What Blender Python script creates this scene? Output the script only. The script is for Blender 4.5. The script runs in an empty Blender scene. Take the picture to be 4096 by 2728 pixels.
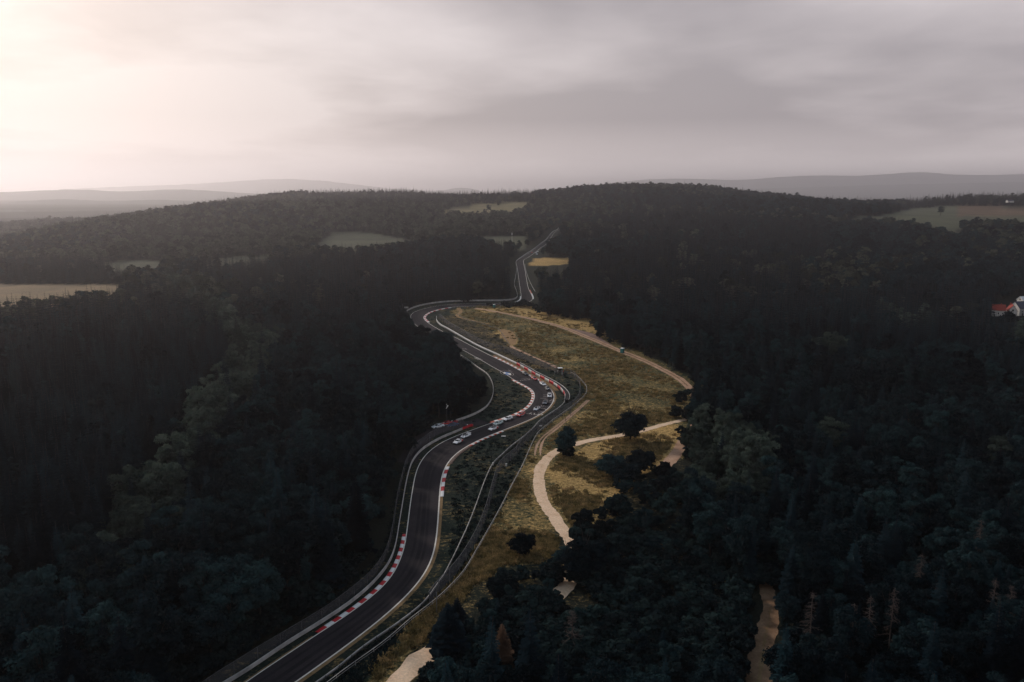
import bpy, math, random
import numpy as np
from mathutils import Vector, Matrix

rnd = random.Random(7)
rng = np.random.default_rng(11)
sc = bpy.context.scene
COL = sc.collection
R = math.radians

# ------------------------------------------------------------------ camera
CAMZ = 95.0
PITCH = R(10.8)
HALF = math.tan(R(33))
FS = 2048 / HALF            # focal length in pixels of the 4096 px photograph
cam_d = bpy.data.cameras.new("camera")
cam_d.angle = R(66)
cam_d.clip_start = 1.0
cam_d.clip_end = 200000
cam = bpy.data.objects.new("camera", cam_d)
cam.location = (0, 0, CAMZ)
cam.rotation_euler = (R(90) - PITCH, 0, 0)
COL.objects.link(cam)
sc.camera = cam

# ------------------------------------------------------------------ terrain height
_cx = np.array([-1200, -600, 0, 300, 600, 900, 1200, 1500, 1800, 2000, 2150, 2354, 2954, 3500], float)
_D = np.array([0, 400, 650, 900, 1100, 1400, 1700, 2000, 2300, 3000, 5000, 60000], float)
_T = np.array([
    [0, 0, 0, -4, -6, -10, -12, -15, -15, -6, 0, 0],
    [0, 0, 0, -4, -6, -10, -12, -15, -15, -6, 0, 0],
    [0, 0, 0, -2, -4, -8, -12, -18, -18, -10, 0, 0],
    [0, 0, 0, 0, 0, 14, 40, 24, 8, -6, 0, 0],
    [0, 0, 0, 2, 6, 24, 54, 40, 84, 5, 0, 0],
    [0, 0, 0, 6, 14, 28, 52, 56, 92, 30, 0, 0],
    [0, 0, 0, 15, 22, 31, 48, 66, 73, 30, 0, 0],
    [0, 0, 0, 10, 18, 34, 62, 98, 92, 30, 0, 0],
    [0, 0, 0, 6, 14, 34, 62, 76, 70, 30, 0, 0],
    [0, 0, 0, 4, 12, 32, 53, 55, 48, 20, 0, 0],
    [0, 0, 0, 4, 14, 36, 46, 51, 76, 30, 0, 0],
    [0, 0, 0, 4, 14, 36, 44, 51, 74, 30, 0, 0],
    [0, 0, 0, 4, 14, 36, 44, 51, 74, 30, 0, 0],
    [0, 0, 0, 4, 14, 36, 44, 51, 74, 30, 0, 0]], float)
_az = np.arctan((_cx - 1177) / 1811.0)
AZ0, AZ1, NA = -math.pi, math.pi, 1441
LD0, LD1, NL = math.log(20), math.log(60000), 500
_ag = np.linspace(AZ0, AZ1, NA)
_lg = np.linspace(LD0, LD1, NL)
_tmp = np.stack([np.interp(np.exp(_lg), _D, row) for row in _T])
_tab = np.stack([np.interp(_ag, _az, _tmp[:, j]) for j in range(NL)], 1)
def _blur(a, axis, s):
    k = np.exp(-0.5 * (np.arange(-3 * s, 3 * s + 1) / s) ** 2); k /= k.sum()
    p = np.pad(a, [(3 * s, 3 * s) if i == axis else (0, 0) for i in range(2)], mode='edge')
    return np.apply_along_axis(lambda v: np.convolve(v, k, 'valid'), axis, p)
_tab = _blur(_blur(_tab, 0, 7), 1, 3)
def hills_noise(x, y):
    return 1.25 * (np.sin(x * .0071 + 1.3) * np.cos(y * .0093 + .4) * 3.2 + np.sin(x * .017 + y * .011) * 1.6 + np.cos(x * .026 - y * .019 + 2) * 1.0 + np.sin(x * .0042 - y * .0061 + .8) * 6.0 * np.clip((y - 1000) / 500, 0, 1))
def H(x, y):
    x = np.asarray(x, float); y = np.asarray(y, float)
    d = np.maximum(np.hypot(x, y), 21)
    fa = (np.arctan2(x, y) - AZ0) / (AZ1 - AZ0) * (NA - 1)
    fl = np.clip((np.log(d) - LD0) / (LD1 - LD0) * (NL - 1), 0, NL - 1.001)
    ia = np.clip(fa.astype(int), 0, NA - 2); il = fl.astype(int)
    a = fa - ia; b = fl - il
    z = (_tab[ia, il] * (1 - a) * (1 - b) + _tab[ia + 1, il] * a * (1 - b) + _tab[ia, il + 1] * (1 - a) * b + _tab[ia + 1, il + 1] * a * b)
    w = np.clip((d - 900) / 500, 0, 1) * np.clip((6000 - d) / 3000, 0, 1)
    return z + w * hills_noise(x, y)

_rt = np.array([1.0, 0, 0]); _up = np.array([0, math.sin(PITCH), math.cos(PITCH)]); _fw = np.array([0, math.cos(PITCH), -math.sin(PITCH)])
def rays(uv):
    uv = np.atleast_2d(np.asarray(uv, float))
    x = (uv[:, 0] - 2048) / FS; y = -(uv[:, 1] - 1364) / FS
    return x[:, None] * _rt + y[:, None] * _up + _fw
_steps = np.geomspace(40, 6000, 1500)
def G(uv):
    """photo pixel (4096 px frame) -> point on the terrain"""
    d = rays(uv); hd = np.hypot(d[:, 0], d[:, 1])
    out = []
    for k in range(len(d)):
        t = _steps / hd[k]
        X = d[k, 0] * t; Y = d[k, 1] * t; Z = CAMZ + d[k, 2] * t
        below = np.nonzero(Z <= H(X, Y))[0]
        if not len(below):
            i = len(t) - 1; tt = t[i]
        else:
            i = max(below[0], 1)
            g0 = Z[i - 1] - H(X[i - 1], Y[i - 1]); g1 = Z[i] - H(X[i], Y[i])
            f = float(g0 / (g0 - g1)); tt = t[i - 1] + f * (t[i] - t[i - 1])
        p = d[k] * tt
        out.append((p[0], p[1], float(H(p[0], p[1]))))
    return np.array(out)
def GP(uv, z):
    """photo pixel -> point of its ray at height z"""
    d = rays(uv)[0]; t = (z - CAMZ) / d[2]
    return np.array([d[0] * t, d[1] * t, z])
def P(x, y, z):
    """world -> photo pixel, depth"""
    x = np.asarray(x, float); y = np.asarray(y, float); z = np.asarray(z, float) - CAMZ
    dep = y * _fw[1] + z * _fw[2]; v = y * _up[1] + z * _up[2]
    dep = np.where(dep < 1, 1, dep)
    return 2048 + FS * x / dep, 1364 - FS * v / dep, dep
DS = 4096 / 2354.0

# ------------------------------------------------------------------ masks over the photograph (what is open ground)
MW, MH, MS = 700, 420, 8.0
MX0, MY0 = -600.0, 400.0
_gx, _gy = np.meshgrid(MX0 + (np.arange(MW) + .5) * MS, MY0 + (np.arange(MH) + .5) * MS)
def inpoly(px, py, poly):
    poly = np.asarray(poly, float); n = len(poly); r = np.zeros(np.shape(px), bool)
    for i in range(n):
        x0, y0 = poly[i]; x1, y1 = poly[(i + 1) % n]
        if y0 == y1: continue
        c = ((y0 > py) != (y1 > py)) & (px < (x1 - x0) * (py - y0) / (y1 - y0) + x0)
        r ^= c
    return r
def look(mask, u, v):
    i = ((np.asarray(u) - MX0) / MS).astype(int); j = ((np.asarray(v) - MY0) / MS).astype(int)
    ok = (i >= 0) & (i < MW) & (j >= 0) & (j < MH)
    return np.where(ok, mask[np.clip(j, 0, MH - 1), np.clip(i, 0, MW - 1)], False)
dp = lambda pts: [(a * DS, b * DS) for a, b in pts]
CLEAR = dp([(330,1680),(440,1580),(470,1562),(640,1462),(760,1385),(860,1290),(893,1235),(903,1165),(915,1105),(935,1040),(965,1005),(985,985),(1005,968),(1060,958),(1090,943),(1122,925),(1132,895),(1128,870),(1115,855),(1095,838),(1062,812),(1052,800),(1052,784),(1049,769),(1030,753),(989,742),(951,738),(938,724),(935,712),(957,699),(1052,693.5),(1147,691),(1185.6,689.5),(1189,683),(1182,656),(1184.7,622),(1184.7,601),(1205,587),(1241,561),(1285.5,523),(1287,526),(1262,548),(1243,567),(1240,578),(1236,592),(1308,593),(1306,606),(1240,612),(1215,608),(1209,604),(1212,624),(1222,646),(1230,671),(1228,690),(1235,704),(1240,718),(1244,724),(1296,729),(1296,733.6),(1356,736.7),(1361,746.5),(1363,771),(1369.6,781),(1401,789),(1433,799),(1465,813),(1528,841.7),(1560,857.6),(1591.6,880),(1599.5,897),(1588.5,910),(1572.6,924),(1558,953),(1552,968.5),(1550,984.5),(1553.6,1003.5),(1566,1019),(1569.5,1032),(1557,1052.6),(1538,1056),(1433,1085),(1404,1118),(1379,1157),(1347,1197),(1324,1226),(1315,1246),(1292,1244),(1286,1270),(1236,1297),(1230,1290),(1154,1299),(1124.7,1329),(1083.7,1343.5),(1060,1387),(1036.7,1393),(999.5,1405.7),(997.6,1439),(985.9,1474),(985.9,1515),(976,1528.7),(944.8,1563.8),(930,1600),(900,1680)])
FIELDS = [dp(p) for p in (
    [(-300,650),(150,655),(278,654),(270,676),(190,682),(110,692),(0,702),(-300,715)],
    [(213,603),(330,597),(370,600),(370,622),(320,628),(262,615)],
    [(462,602),(480,596),(560,589),(650,582),(590,596),(510,604)],
    [(728,575),(742,548),(770,533),(850,534),(950,555),(935,561),(800,574)],
    [(1108,546),(1115,541),(1212,543),(1200,560),(1125,562)],
    [(1004,487),(1080,471),(1220,463),(1200,478),(1170,490),(1140,484),(1115,493),(1040,489)],
    [(1955,510),(1962,500),(2040,493),(2085,481),(2180,473),(2354,475),(2520,480),(2520,511),(2354,509),(2205,511),(2180,518),(2225,545),(2190,540),(2150,526),(2120,516),(2090,509),(2030,503)],
    [(1842,668),(1905,671),(1910,683),(1870,681)])]
PATCH = [dp([(2279,692),(2300,690),(2318,692),(2330,688),(2342,682),(2380,680),(2380,714),(2340,714),(2318,709),(2290,707)]), dp([(1290,1329),(1317,1342),(1311,1362),(1290,1366),(1268,1358)]), dp([(1748,1325),(1776,1330),(1790,1410),(1782,1470),(1770,1580),(1718,1580),(1734,1470),(1752,1410)]), [(1800,2400),(1850,2372),(1925,2370),(1930,2400),(1880,2440),(1820,2455)], [(2306,2402),(2390,2395),(2400,2440),(2360,2475),(2320,2450)]]
clear_mask = inpoly(_gx, _gy, CLEAR)
field_mask = np.zeros_like(clear_mask)
for f in FIELDS: field_mask |= inpoly(_gx, _gy, f)
hard_mask = clear_mask.copy()
for f in PATCH: hard_mask |= inpoly(_gx, _gy, f)
open_mask = hard_mask | field_mask
land_field = field_mask.copy()
for k in range(1, 5): land_field[k:] |= field_mask[:-k]
MEADOW = [(1651,2486),(1743,2409),(1855,2297),(1952,2129),(2049,1945),(2131,1773),(2185,1708),(2268,1646),(2345,1570),(2310,1510),(2229,1468),(2039,1383),(1990,1330),(1850,1275),(1800,1250),(1830,1229),(2150,1224),(2260,1265),(2420,1280),(2440,1345),(2820,1540),(2800,1610),(2760,1690),(2790,1790),(2740,1835),(2560,1900),(2400,2150),(2250,2300),(2060,2350),(1900,2450),(1790,2480),(1770,2570),(1750,2650),(1700,2790),(1400,2790),(1560,2600)]
meadow_mask = inpoly(_gx, _gy, MEADOW)
GOLD = [dp([(1060,712),(1250,702),(1420,735),(1420,775),(1300,752),(1180,720)]), [(2330,1790),(2700,1690),(2760,1790),(2600,1900),(2400,2060),(2230,1960),(2180,1880)], [(1980,1320),(2030,1318),(2070,1370),(2050,1390)]]
gold_mask = np.zeros_like(clear_mask)
for f in GOLD: gold_mask |= inpoly(_gx, _gy, f)
SCRUB = dp([(960,1400),(1100,1320),(1240,1280),(1330,1225),(1400,1150),(1560,1040),(1600,1100),(1560,1250),(1720,1330),(1740,1640),(900,1640)])
scrub_mask = inpoly(_gx, _gy, SCRUB)

# ------------------------------------------------------------------ materials
def newmat(name):
    m = bpy.data.materials.new(name); m.use_nodes = True
    nt = m.node_tree; nt.nodes.clear()
    return m, nt, nt.nodes, nt.links
def N(nt, t, **kw):
    n = nt.nodes.new(t)
    for k, v in kw.items(): setattr(n, k, v)
    return n
def noise(nt, scale, detail=4, rough=.55, vec=None, dims='3D'):
    n = N(nt, 'ShaderNodeTexNoise'); n.inputs['Scale'].default_value = scale; n.inputs['Detail'].default_value = detail; n.inputs['Roughness'].default_value = rough
    if vec is not None: nt.links.new(vec, n.inputs['Vector'])
    return n
def ramp(nt, fac, stops):
    r = N(nt, 'ShaderNodeValToRGB'); cr = r.color_ramp
    while len(cr.elements) < len(stops): cr.elements.new(.5)
    for e, (p, c) in zip(cr.elements, stops): e.position = p; e.color = c if len(c) == 4 else (*c, 1)
    nt.links.new(fac, r.inputs['Fac']); return r
def mixc(nt, fac, a, b, mode='MIX'):
    m = N(nt, 'ShaderNodeMix', data_type='RGBA', blend_type=mode)
    for s, v in ((m.inputs[0], fac), (m.inputs[6], a), (m.inputs[7], b)):
        if hasattr(v, 'is_linked') or hasattr(v, 'node'): nt.links.new(v, s)
        elif isinstance(v, (int, float)): s.default_value = v
        else: s.default_value = (*v[:3], 1)
    return m.outputs[2]
def simple(name, col, rough=.7, metal=0, spec=.3, var=.25, scale=1.5, coat=0, dirt=None):
    """plain surface with a little mottling of its own"""
    m, nt, ns, ln = newmat(name)
    b = N(nt, 'ShaderNodeBsdfPrincipled'); o = N(nt, 'ShaderNodeOutputMaterial'); ln.new(b.outputs[0], o.inputs[0])
    tc = N(nt, 'ShaderNodeTexCoord')
    nz = noise(nt, scale, 5, .6, tc.outputs['Object'])
    lo = tuple(c * (1 - var) for c in col); hi = tuple(min(1, c * (1 + var * .6)) for c in col)
    stops = [(.3, lo), (.7, hi)]
    if dirt: stops = [(.18, dirt), (.36, lo), (.7, hi)]
    r = ramp(nt, nz.outputs['Fac'], stops)
    ln.new(r.outputs[0], b.inputs['Base Color'])
    b.inputs['Roughness'].default_value = rough; b.inputs['Metallic'].default_value = metal
    b.inputs['Specular IOR Level'].default_value = spec; b.inputs['Coat Weight'].default_value = coat
    return m
def foliage(name, dark, light, trans=.25, hue=.02, val=.5):
    m, nt, ns, ln = newmat(name)
    o = N(nt, 'ShaderNodeOutputMaterial')
    oi = N(nt, 'ShaderNodeObjectInfo'); geo = N(nt, 'ShaderNodeNewGeometry')
    nz = noise(nt, .35, 3, .6, geo.outputs['Position'])
    base = ramp(nt, nz.outputs['Fac'], [(.3, dark), (.72, light)])
    mr = N(nt, 'ShaderNodeMapRange'); ln.new(oi.outputs['Random'], mr.inputs[0]); mr.inputs[3].default_value = 1 - val; mr.inputs[4].default_value = 1 + val
    mh = N(nt, 'ShaderNodeMapRange'); ln.new(oi.outputs['Random'], mh.inputs[0]); mh.inputs[3].default_value = .5 + hue; mh.inputs[4].default_value = .5 - hue
    hsv = N(nt, 'ShaderNodeHueSaturation'); ln.new(base.outputs[0], hsv.inputs['Color']); ln.new(mr.outputs[0], hsv.inputs['Value']); ln.new(mh.outputs[0], hsv.inputs['Hue'])
    d = N(nt, 'ShaderNodeBsdfDiffuse'); t = N(nt, 'ShaderNodeBsdfTranslucent'); mx = N(nt, 'ShaderNodeMixShader')
    ln.new(hsv.outputs[0], d.inputs[0]); ln.new(hsv.outputs[0], t.inputs[0]); mx.inputs[0].default_value = trans
    ln.new(d.outputs[0], mx.inputs[1]); ln.new(t.outputs[0], mx.inputs[2]); ln.new(mx.outputs[0], o.inputs[0])
    return m
M = {}
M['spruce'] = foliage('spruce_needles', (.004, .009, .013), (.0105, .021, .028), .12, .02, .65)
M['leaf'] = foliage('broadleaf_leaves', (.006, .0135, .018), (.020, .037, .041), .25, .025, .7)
M['pale_leaf'] = foliage('pale_leaves', (.026, .040, .036), (.088, .110, .084), .3, .025, .55)  # pale foliage, its colour raised further to stand in for lit tops
M['hill_leaf'] = foliage('hazed_hillside_leaves', (.026, .034, .026), (.080, .086, .062), .3, .035, .75)  # brown-green leaves, lightened so their colour carries the haze on the hillside
M['russet'] = foliage('russet_leaves', (.05, .025, .012), (.12, .05, .022), .25, .01, .2)
M['brown_needle'] = foliage('dead_needles', (.045, .028, .02), (.105, .062, .04), .2, .01, .35)
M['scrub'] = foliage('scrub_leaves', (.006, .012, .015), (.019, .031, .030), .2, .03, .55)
M['dry_grass'] = foliage('dry_grass_blades', (.09, .075, .032), (.36, .25, .11), .3, .012, .45)
M['bark'] = simple('bark', (.028, .022, .019), .9, var=.4, scale=3)
M['dead_wood'] = simple('dead_wood', (.062, .046, .04), .9, var=.35, scale=2)
M['paint_white'] = simple('white_road_paint', (.72, .66, .58), .6, var=.15, scale=.8, dirt=(.36, .32, .27))
M['faded_paint'] = simple('worn_road_paint', (.40, .35, .32), .7, var=.35, scale=1.2, dirt=(.12, .1, .1))
M['blue_paint'] = simple('blue_road_paint', (.05, .16, .38), .6, var=.2)
M['kerb_red'] = simple('red_kerb_paint', (.50, .012, .02), .55, var=.2, scale=.5, dirt=(.18, .01, .015))
M['kerb_orange'] = simple('worn_red_kerb_paint', (.50, .085, .035), .6, var=.3, scale=.5, dirt=(.22, .06, .04))
M['kerb_white'] = simple('white_kerb_paint', (.76, .74, .71), .55, var=.1, scale=.5, dirt=(.45, .42, .38))
M['kerb_brown'] = simple('bare_concrete_kerb', (.16, .10, .075), .8, var=.4, scale=.8)
M['galv'] = simple('galvanised_steel', (.50, .48, .46), .5, metal=.3, var=.3, scale=.4, dirt=(.2, .18, .16))
M['galv_dark'] = simple('weathered_steel', (.12, .12, .125), .6, metal=.3, var=.3, scale=1)
M['white_board'] = simple('white_barrier_paint', (.60, .585, .55), .6, var=.12, scale=.35, dirt=(.36, .34, .3))
M['red_board'] = simple('red_barrier_paint', (.56, .012, .022), .5, var=.12, scale=.4)
M['tyre'] = simple('tyre_rubber', (.012, .012, .013), .8, var=.2)
M['black'] = simple('black_plastic', (.01, .01, .012), .5, var=.2)
M['concrete'] = simple('concrete', (.3, .28, .26), .85, var=.2)
M['glass'] = simple('dark_glass', (.012, .015, .018), .06, spec=.9, var=.1)
M['chrome'] = simple('alloy', (.35, .35, .37), .3, metal=.9, var=.1)
M['lamp_glass'] = simple('headlamp_glass', (.55, .56, .58), .15, spec=.8, var=.1)
M['tail_glass'] = simple('tail_lamp_glass', (.35, .01, .01), .2, spec=.8, var=.1)
def paint(name, c, rough=.25, metal=0): return simple(name, c, rough, metal, .5, var=.04, coat=.6)
M['car_white'] = paint('white_car_paint', (.88, .87, .86)); M['car_red'] = paint('red_car_paint', (.55, .02, .012))
M['car_black'] = paint('black_car_paint', (.012, .013, .016)); M['car_grey'] = paint('grey_car_paint', (.10, .10, .11), .3, .4)
M['car_silver'] = paint('silver_car_paint', (.58, .6, .63), .28, .3); M['car_mint'] = paint('mint_car_paint', (.60, .72, .68))
M['car_blue'] = paint('blue_car_paint', (.02, .06, .16))
M['teal'] = simple('teal_plastic', (.03, .22, .21), .5, var=.12); M['teal_dark'] = simple('dark_teal_plastic', (.015, .10, .10), .5, var=.12)
M['white_plastic'] = simple('white_plastic', (.82, .82, .80), .5, var=.06)
M['render_wall'] = simple('white_render', (.70, .67, .62), .9, var=.12, scale=.5)
M['roof_red'] = simple('red_roof_tiles', (.33, .055, .035), .8, var=.35, scale=2); M['roof_slate'] = simple('slate_roof', (.06, .06, .085), .7, var=.3, scale=2)
M['roof_pale'] = simple('pale_metal_roof', (.72, .72, .72), .5, var=.1, scale=.5)
M['wood_dark'] = simple('dark_timber', (.035, .03, .03), .85, var=.3)
M['skin'] = simple('skin', (.45, .28, .2), .6, var=.1); M['cloth_red'] = simple('red_cloth', (.5, .04, .03), .9, var=.15)
M['cloth_white'] = simple('white_cloth', (.75, .73, .68), .9, var=.12); M['cloth_dark'] = simple('dark_cloth', (.03, .03, .04), .9, var=.2); M['hair'] = simple('dark_hair', (.03, .02, .015), .8, var=.2)

def mat_asphalt():
    m, nt, ns, ln = newmat('asphalt')
    b = N(nt, 'ShaderNodeBsdfPrincipled'); o = N(nt, 'ShaderNodeOutputMaterial'); ln.new(b.outputs[0], o.inputs[0])
    g = N(nt, 'ShaderNodeNewGeometry')
    n1 = noise(nt, .06, 4, .6, g.outputs['Position']); n2 = noise(nt, 2.2, 5, .7, g.outputs['Position'])
    c = ramp(nt, n1.outputs['Fac'], [(.35, (.026, .0225, .025)), (.68, (.043, .035, .0365))])
    c2 = ramp(nt, n2.outputs['Fac'], [(.3, (.7, .7, .7)), (.7, (1.25, 1.2, 1.2))])
    ln.new(mixc(nt, 1.0, c.outputs[0], c2.outputs[0], 'MULTIPLY'), b.inputs['Base Color'])
    b.inputs['Roughness'].default_value = .95; b.inputs['Specular IOR Level'].default_value = .08
    return m
M['asphalt'] = mat_asphalt()
M['rubber'] = simple('rubbered_asphalt', (.022, .019, .021), .9, spec=.08, var=.35, scale=.15)
def mat_dirt(name, a, bcol, edge):
    m, nt, ns, ln = newmat(name)
    b = N(nt, 'ShaderNodeBsdfPrincipled'); o = N(nt, 'ShaderNodeOutputMaterial'); ln.new(b.outputs[0], o.inputs[0])
    g = N(nt, 'ShaderNodeNewGeometry')
    n1 = noise(nt, .25, 5, .65, g.outputs['Position']); n2 = noise(nt, 1.8, 4, .7, g.outputs['Position'])
    c = ramp(nt, n1.outputs['Fac'], [(.25, edge), (.42, a), (.75, bcol)])
    c2 = ramp(nt, n2.outputs['Fac'], [(.3, (.75, .75, .75)), (.7, (1.15, 1.15, 1.15))])
    ln.new(mixc(nt, 1.0, c.outputs[0], c2.outputs[0], 'MULTIPLY'), b.inputs['Base Color'])
    b.inputs['Roughness'].default_value = .95; b.inputs['Specular IOR Level'].default_value = .1
    return m
M['gravel'] = mat_dirt('pale_gravel', (.72, .50, .33), (.84, .63, .44), (.46, .28, .15))
M['dirt'] = mat_dirt('brown_dirt', (.40, .24, .155), (.58, .38, .26), (.19, .115, .07))
M['track_soil'] = mat_dirt('track_soil', (.20, .115, .065), (.33, .205, .125), (.07, .05, .035))
M['dirt_brown'] = mat_dirt('reddish_gravel', (.20, .13, .105), (.30, .2, .155), (.10, .075, .05))
M['dry_strip'] = mat_dirt('dry_verge', (.20, .125, .06), (.29, .19, .10), (.07, .065, .035))
M['gold_soil'] = mat_dirt('parched_grass', (.27, .16, .075), (.38, .24, .115), (.15, .10, .05))

def mat_ground():
    m, nt, ns, ln = newmat('ground_cover')
    b = N(nt, 'ShaderNodeBsdfPrincipled'); o = N(nt, 'ShaderNodeOutputMaterial'); ln.new(b.outputs[0], o.inputs[0])
    g = N(nt, 'ShaderNodeNewGeometry')
    la = N(nt, 'ShaderNodeAttribute', attribute_name='land'); dr = N(nt, 'ShaderNodeAttribute', attribute_name='dry')
    mp = N(nt, 'ShaderNodeMapping'); ln.new(g.outputs['Position'], mp.inputs['Vector']); mp.inputs['Scale'].default_value = (.6, 1.2, 1)
    n1 = noise(nt, .06, 6, .72, g.outputs['Position']); n2 = noise(nt, .55, 7, .8, mp.outputs[0]); n3 = noise(nt, .9, 5, .75, g.outputs['Position'])
    ad = N(nt, 'ShaderNodeMath', operation='ADD'); m1 = N(nt, 'ShaderNodeMath', operation='MULTIPLY'); ln.new(n1.outputs['Fac'], m1.inputs[0]); m1.inputs[1].default_value = .6
    m2 = N(nt, 'ShaderNodeMath', operation='MULTIPLY_ADD'); ln.new(n3.outputs['Fac'], m2.inputs[0]); m2.inputs[1].default_value = .55; ln.new(m1.outputs[0], m2.inputs[2])
    m3 = N(nt, 'ShaderNodeMath', operation='MULTIPLY'); ln.new(n2.outputs['Fac'], m3.inputs[0]); m3.inputs[1].default_value = .85
    ln.new(m2.outputs[0], ad.inputs[0]); ln.new(m3.outputs[0], ad.inputs[1])
    ad2 = N(nt, 'ShaderNodeMath', operation='MULTIPLY_ADD'); ln.new(dr.outputs['Fac'], ad2.inputs[0]); ad2.inputs[1].default_value = .62; ln.new(ad.outputs[0], ad2.inputs[2])
    f = ramp(nt, ad2.outputs[0], [(.0, (0, 0, 0)), (1, (1, 1, 1))])
    sub = N(nt, 'ShaderNodeMapRange'); ln.new(ad2.outputs[0], sub.inputs[0]); sub.inputs[1].default_value = 1.19; sub.inputs[2].default_value = 1.44
    mul = N(nt, 'ShaderNodeMath', operation='MULTIPLY'); ln.new(sub.outputs[0], mul.inputs[0])
    has = N(nt, 'ShaderNodeMath', operation='MULTIPLY'); ln.new(dr.outputs['Fac'], has.inputs[0]); has.inputs[1].default_value = 3.0; has.use_clamp = True
    ln.new(has.outputs[0], mul.inputs[1])
    dry = ramp(nt, n3.outputs['Fac'], [(.28, (.14, .096, .042)), (.50, (.41, .268, .108)), (.72, (.64, .44, .20))])
    c = mixc(nt, mul.outputs[0], la.outputs['Color'], dry.outputs[0])
    c2 = ramp(nt, n3.outputs['Fac'], [(.25, (.45, .45, .45)), (.75, (1.5, 1.5, 1.45))])
    ln.new(mixc(nt, .95, c, c2.outputs[0], 'MULTIPLY'), b.inputs['Base Color'])
    n4 = noise(nt, .018, 4, .6, g.outputs['Position'])
    c4 = ramp(nt, n4.outputs['Fac'], [(.3, (.72, .74, .74)), (.7, (1.25, 1.2, 1.12))])
    base_in = b.inputs['Base Color'].links[0].from_socket; ln.new(mixc(nt, 1.0, base_in, c4.outputs[0], 'MULTIPLY'), b.inputs['Base Color'])
    bp = N(nt, 'ShaderNodeBump'); bp.inputs['Strength'].default_value = .9; bp.inputs['Distance'].default_value = .8
    ln.new(n3.outputs['Fac'], bp.inputs['Height']); ln.new(bp.outputs[0], b.inputs['Normal'])
    b.inputs['Roughness'].default_value = .95; b.inputs['Specular IOR Level'].default_value = .05
    return m
M['ground'] = mat_ground()
def mat_net():
    m, nt, ns, ln = newmat('wire_net')
    o = N(nt, 'ShaderNodeOutputMaterial'); d = N(nt, 'ShaderNodeBsdfDiffuse'); t = N(nt, 'ShaderNodeBsdfTransparent'); mx = N(nt, 'ShaderNodeMixShader')
    d.inputs[0].default_value = (.17, .16, .165, 1); mx.inputs[0].default_value = .36
    ln.new(t.outputs[0], mx.inputs[1]); ln.new(d.outputs[0], mx.inputs[2]); ln.new(mx.outputs[0], o.inputs[0])
    return m
M['net'] = mat_net()
M['field_soft'] = None
M['hill'] = simple('far_forest', (.03, .04, .035), 1, var=.5, scale=.002)

# ------------------------------------------------------------------ object helpers
def tag(o, label=None, cat=None, group=None, kind=None):
    if label: o['label'] = label
    if cat: o['category'] = cat
    if group: o['group'] = group
    if kind: o['kind'] = kind
    return o
def empty(name, loc, rz=0, parent=None):
    o = bpy.data.objects.new(name, None); COL.objects.link(o); o.location = loc; o.rotation_euler = (0, 0, rz); o.empty_display_size = .5
    if parent: o.parent = parent
    return o
def link(name, me, parent=None, loc=(0, 0, 0)):
    o = bpy.data.objects.new(name, me); COL.objects.link(o); o.location = loc
    if parent: o.parent = parent
    return o
class MB:
    """collects shapes and links them as one mesh object"""
    def __init__(s): s.v = []; s.f = []; s.m = []
    def add(s, vs, fs, mi=0):
        b = len(s.v); s.v += [tuple(v) for v in vs]; s.f += [tuple(b + i for i in f) for f in fs]; s.m += [mi] * len(fs)
    def box(s, c, d, mi=0, rz=0, taper=1.0):
        cx, cy, cz = c; dx, dy, dz = (k / 2 for k in d); vs = []
        for z, t in ((-dz, 1), (dz, taper)):
            for x, y in ((-dx, -dy), (dx, -dy), (dx, dy), (-dx, dy)):
                x *= t; y *= t
                vs.append((cx + x * math.cos(rz) - y * math.sin(rz), cy + x * math.sin(rz) + y * math.cos(rz), cz + z))
        s.add(vs, [(3, 2, 1, 0), (4, 5, 6, 7), (0, 1, 5, 4), (1, 2, 6, 5), (2, 3, 7, 6), (3, 0, 4, 7)], mi)
    def tube(s, a, b, r0, r1=None, n=6, mi=0, caps=True):
        a = Vector(a); b = Vector(b); r1 = r0 if r1 is None else r1
        d = (b - a).normalized(); u = d.orthogonal().normalized(); w = d.cross(u); vs = []
        for p, r in ((a, r0), (b, r1)):
            for k in range(n):
                t = 2 * math.pi * k / n; vs.append(p + u * (r * math.cos(t)) + w * (r * math.sin(t)))
        fs = [(k, (k + 1) % n, n + (k + 1) % n, n + k) for k in range(n)]
        if caps: fs += [tuple(range(n - 1, -1, -1)), tuple(range(n, 2 * n))]
        s.add(vs, fs, mi)
    def mesh(s, name, mats, smooth=False):
        me = bpy.data.meshes.new(name); me.from_pydata(s.v, [], s.f)
        for m in (mats if isinstance(mats, (list, tuple)) else [mats]): me.materials.append(m)
        me.polygons.foreach_set('material_index', s.m)
        if smooth: me.polygons.foreach_set('use_smooth', [True] * len(s.f))
        me.update(); return me
    def build(s, name, mats, parent=None, loc=(0, 0, 0), smooth=False):
        return link(name, s.mesh(name, mats, smooth), parent, loc)
def npmesh(name, v, f, mats, mi=None, smooth=False):
    """v (n,3), f (m,4) or (m,3) numpy"""
    me = bpy.data.meshes.new(name); k = f.shape[1]
    me.vertices.add(len(v)); me.vertices.foreach_set('co', np.ascontiguousarray(v, np.float32).ravel())
    me.loops.add(f.size); me.loops.foreach_set('vertex_index', np.ascontiguousarray(f, np.int32).ravel())
    me.polygons.add(len(f)); me.polygons.foreach_set('loop_start', np.arange(0, f.size, k, dtype=np.int32))
    for m in mats: me.materials.append(m)
    if mi is not None: me.polygons.foreach_set('material_index', np.ascontiguousarray(mi, np.int32))
    if smooth: me.polygons.foreach_set('use_smooth', np.ones(len(f), bool))
    me.update(calc_edges=True); me.validate(); return me

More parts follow.
